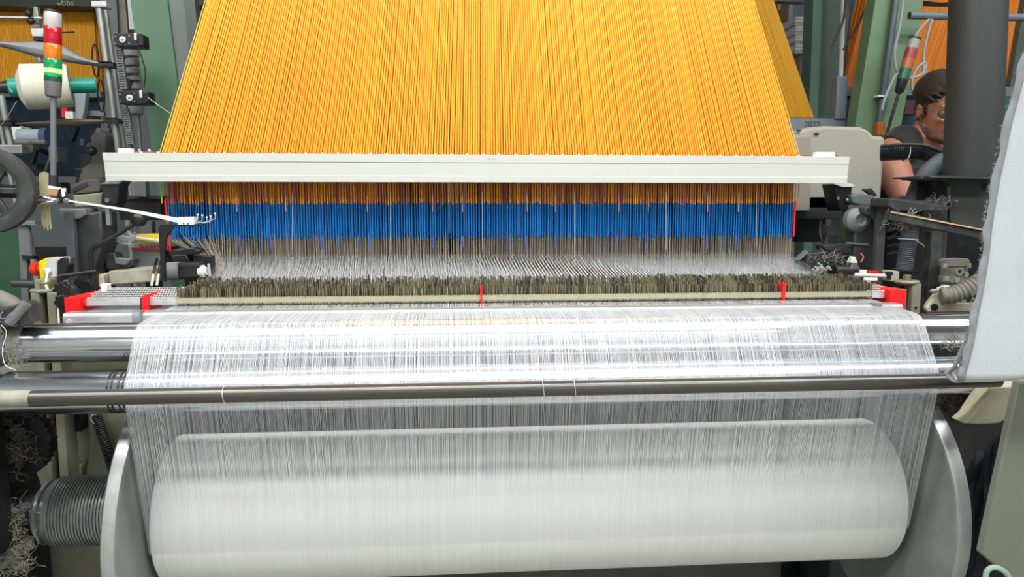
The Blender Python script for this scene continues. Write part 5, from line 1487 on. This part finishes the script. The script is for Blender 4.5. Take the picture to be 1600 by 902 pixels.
b.ball(hd_(.020, .045, -.070), (.038, .016, .030), 12, 8, Rh); b.ball(hd_(.020, -.045, -.070), (.038, .016, .030), 12, 8, Rh)
b.ball(hd_(.086, 0, .022), (.014, .052, .012), 12, 8, Rh)            # brow
b.tube([hd_(.090, 0, .012), hd_(.104, 0, -.012), hd_(.116, 0, -.032)], [.008, .010, .013], 10)
b.ball(hd_(.098, .011, -.034), .0085, 8, 6); b.ball(hd_(.098, -.011, -.034), .0085, 8, 6)
b.ball(hd_(.088, 0, -.058), (.012, .024, .006), 12, 8, Rh); b.ball(hd_(.086, 0, -.068), (.012, .021, .006), 12, 8, Rh)
for s in (1, -1):
    b.ball(hd_(-.012, s * .078, -.008), (.019, .008, .032), 12, 10, Rh)  # ears
    b.ball(hd_(.070, s * .034, -.028), (.020, .018, .016), 10, 8, Rh)
sh = L3(-.075, 0, -.235)
b.tube([hd_(-.03, 0, -.05), L3(-.045, 0, -.13), L3(-.075, 0, -.20)], [.058, .056, .066], 18)
SR, SL = L3(-.085, .185, -.235), L3(-.075, -.185, -.235)
b.tube([SR, L3(-.085, .08, -.19), L3(-.08, 0, -.185), L3(-.078, -.08, -.19), SL], [.056, .062, .066, .062, .056], 16)
b.tube([L3(-.08, 0, -.22), L3(-.085, 0, -.34), L3(-.09, 0, -.50), L3(-.09, 0, -.66), L3(-.09, 0, -.80)], [.10, .118, .112, .108, .115], 22)
b.tube([L3(-.07, .09, -.28), L3(-.08, .08, -.42)], [.09, .08], 16); b.tube([L3(-.07, -.09, -.28), L3(-.08, -.08, -.42)], [.09, .08], 16)
ELR = L3(.03, .225, -.405); WRR = L3(.23, .10, -.335)
ELL = L3(.03, -.225, -.405); WRL = L3(.23, -.06, -.335)
for S_, E2, W2, sg in ((SR, ELR, WRR, 1), (SL, ELL, WRL, -1)):
    b.ball(S_ + pz * -.008, (.064, .062, .064), 16, 12)
    b.tube([S_, S_.lerp(E2, .35), S_.lerp(E2, .7), E2], [.060, .062, .054, .044], 16)
    b.tube([E2, E2.lerp(W2, .3), E2.lerp(W2, .7), W2], [.044, .047, .037, .027], 14)
    fd = (W2 - E2).normalized(); sd = fd.cross(pz).normalized() * sg
    palm = W2 + fd * .05
    b.tube([W2, W2 + fd * .03, W2 + fd * .085], [.026, .032, .030], 12)
    for k, (o_, ln) in enumerate(((-.027, .062), (-.009, .072), (.009, .068), (.027, .054))):
        r0 = W2 + fd * .085 + sd * o_
        b.tube([r0 - fd * .015, r0 + fd * ln * .45 - pz * .004, r0 + fd * ln * .8 - pz * .020, r0 + fd * ln - pz * .036], [.010, .0095, .0088, .0075], 8)
    tb = W2 + fd * .03 - sd * .028
    b.tube([tb, tb - sd * .022 + fd * .022 - pz * .010, tb - sd * .028 + fd * .052 - pz * .022], [.014, .011, .009], 8)
for s in (.085, -.085):
    hp = L3(-.09, s, -.82); kn_ = L3(-.07, s * 1.1, -1.25); an = Vector((0, 0, 0)) + L3(-.10, s * 1.1, 0); an.z = .09
    b.tube([hp, hp.lerp(kn_, .5), kn_, kn_.lerp(an, .4), an], [.088, .075, .055, .052, .036], 16)
    b.tube([an, an + pf_ * .02 - pz * .045, an + pf_ * .15 - pz * .06], [.04, .04, .03], 12)
remeshed(b, 'body', SKIN, man, .0065, 3)
# shirt
SHIRT = pm('black_cotton', '101113', .85, 0, .15, 30, bump=.15, bscale=60, sheen=.1)
s = MB()
s.tube([L3(-.080, 0, -.212), L3(-.085, 0, -.34), L3(-.09, 0, -.50), L3(-.09, 0, -.66), L3(-.09, 0, -.84)], [.100, .126, .124, .122, .128], 24)
s.tube([L3(-.07, .09, -.275), L3(-.08, .085, -.44)], [.104, .094], 18); s.tube([L3(-.07, -.09, -.275), L3(-.08, -.085, -.44)], [.104, .094], 18)
s.tube([L3(-.086, .150, -.222), L3(-.086, .085, -.187), L3(-.083, .06, -.180)], [.068, .074, .070], 16)
s.tube([L3(-.078, -.150, -.222), L3(-.078, -.085, -.187), L3(-.078, -.06, -.180)], [.068, .074, .070], 16)
s.tube([L3(-.11, .06, -.19), L3(-.115, 0, -.185), L3(-.11, -.06, -.19)], [.055, .055, .055], 14)
remeshed(s, 'shirt', SHIRT, man, .0075, 4)
s = MB()
s.tube([L3(-.09, 0, -.78), L3(-.09, 0, -.90)], [.130, .120], 22)
for sd_ in (.085, -.085):
    hp = L3(-.09, sd_, -.84); kn_ = L3(-.07, sd_ * 1.1, -1.25); an = L3(-.10, sd_ * 1.1, 0); an.z = .10
    s.tube([hp, hp.lerp(kn_, .5), kn_, an], [.100, .088, .072, .060], 16)
remeshed(s, 'trousers', pm('dark_denim', '232a36', .85, 0, .15, 20), man, .010, 3)
# hair
HAIR = pm('dark_brown_hair', '2a1d15', .55, 0, .3, 60, stretch=(1, 1, 4), bump=.6, bscale=140)
hh = MB()
hh.ball(hd_(-.022, 0, .050), (.103, .086, .090), 24, 16, Rh)
hh.ball(hd_(.030, .0, .088), (.072, .062, .042), 18, 12, Rh)
hh.ball(hd_(-.070, 0, .000), (.050, .068, .070), 18, 12, Rh)
for sg in (1, -1):
    hh.ball(hd_(.018, sg * .066, .020), (.014, .010, .036), 10, 8, Rh)
for i in range(260):
    a = random.uniform(-1.5, 1.5); f = random.uniform(-.12, .03)
    tw = random.uniform(-.25, .25); q_ = []
    for k in range(6):
        ff = f + .012 * k; aa = a + tw * k / 5
        ee = math.sqrt(max(0, 1 - ((ff + .022) / .125) ** 2))
        q_.append(hd_(ff, .088 * ee * math.sin(aa), .048 + .096 * ee * math.cos(aa) + .002 * math.sin(k * 2 + i)))
    hh.tube(q_, [.004, .005, .005, .0048, .004, .002], 6)
remeshed(hh, 'hair', HAIR, man, .0034, 1)
bd = MB()
bd.ball(hd_(.056, 0, -.0935), (.0315, .0355, .0255), 14, 10, Rh)
for sg in (1, -1):
    bd.ball(hd_(.021, sg * .0463, -.0735), (.038, .0162, .0280), 12, 8, Rh)
    bd.tube([hd_(.055, sg * .034, -.092), hd_(.02, sg * .056, -.080), hd_(-.004, sg * .067, -.045), hd_(.002, sg * .071, -.005)], [.016, .0115, .0085, .006], 10)
bd.tube([hd_(.088, .026, -.060), hd_(.097, .010, -.050), hd_(.097, -.010, -.050), hd_(.088, -.026, -.060)], [.004, .0052, .0052, .004], 8)
remeshed(bd, 'beard', pm('stubble', '5e4335', .8, 0, .25, 120), man, .005, 2)
gl = MB(); FRAME = pm('gold_wire_frame', 'b9a06a', .3, .9, .05, 40)
gls = None
for sg in (1, -1):
    ring = [hd_(.106 - .010 * abs(math.cos(k * math.pi / 10)) * (sg * math.cos(k * math.pi / 10) > 0), sg * .036 + .027 * math.cos(k * math.pi / 10), -.002 + .021 * math.sin(k * math.pi / 10)) for k in range(20)]
    gl.tube(ring, .0014, 6, closed=True)
    gl.tube([hd_(.097, sg * .063, .004), hd_(.05, sg * .082, .006), hd_(-.012, sg * .086, .008), hd_(-.026, sg * .085, -.006)], .0014, 6)
gl.tube([hd_(.107, .010, .004), hd_(.111, 0, .007), hd_(.107, -.010, .004)], .0014, 6)
gls = gl.build('glasses', FRAME, man)
ln_ = MB()
for sg in (1, -1):
    c_ = hd_(.102, sg * .036, -.002)
    ln_.add([c_] + [hd_(.104 - .008 * abs(math.cos(k * math.pi / 10)) * (sg * math.cos(k * math.pi / 10) > 0), sg * .036 + .0262 * math.cos(k * math.pi / 10), -.002 + .0204 * math.sin(k * math.pi / 10)) for k in range(20)],
            [(0, 1 + k, 1 + (k + 1) % 20) for k in range(20)])
lo = ln_.build('lens', pm('brown_lens', '3a2a22', .15, 0, .05, 30, alpha=.75), gls)
ey = MB()
for sg in (1, -1): ey.ball(hd_(.081, sg * .033, -.001), .011, 12, 8)
ey.build('eye', pm('eye_white', 'c9c2ba', .3), man)
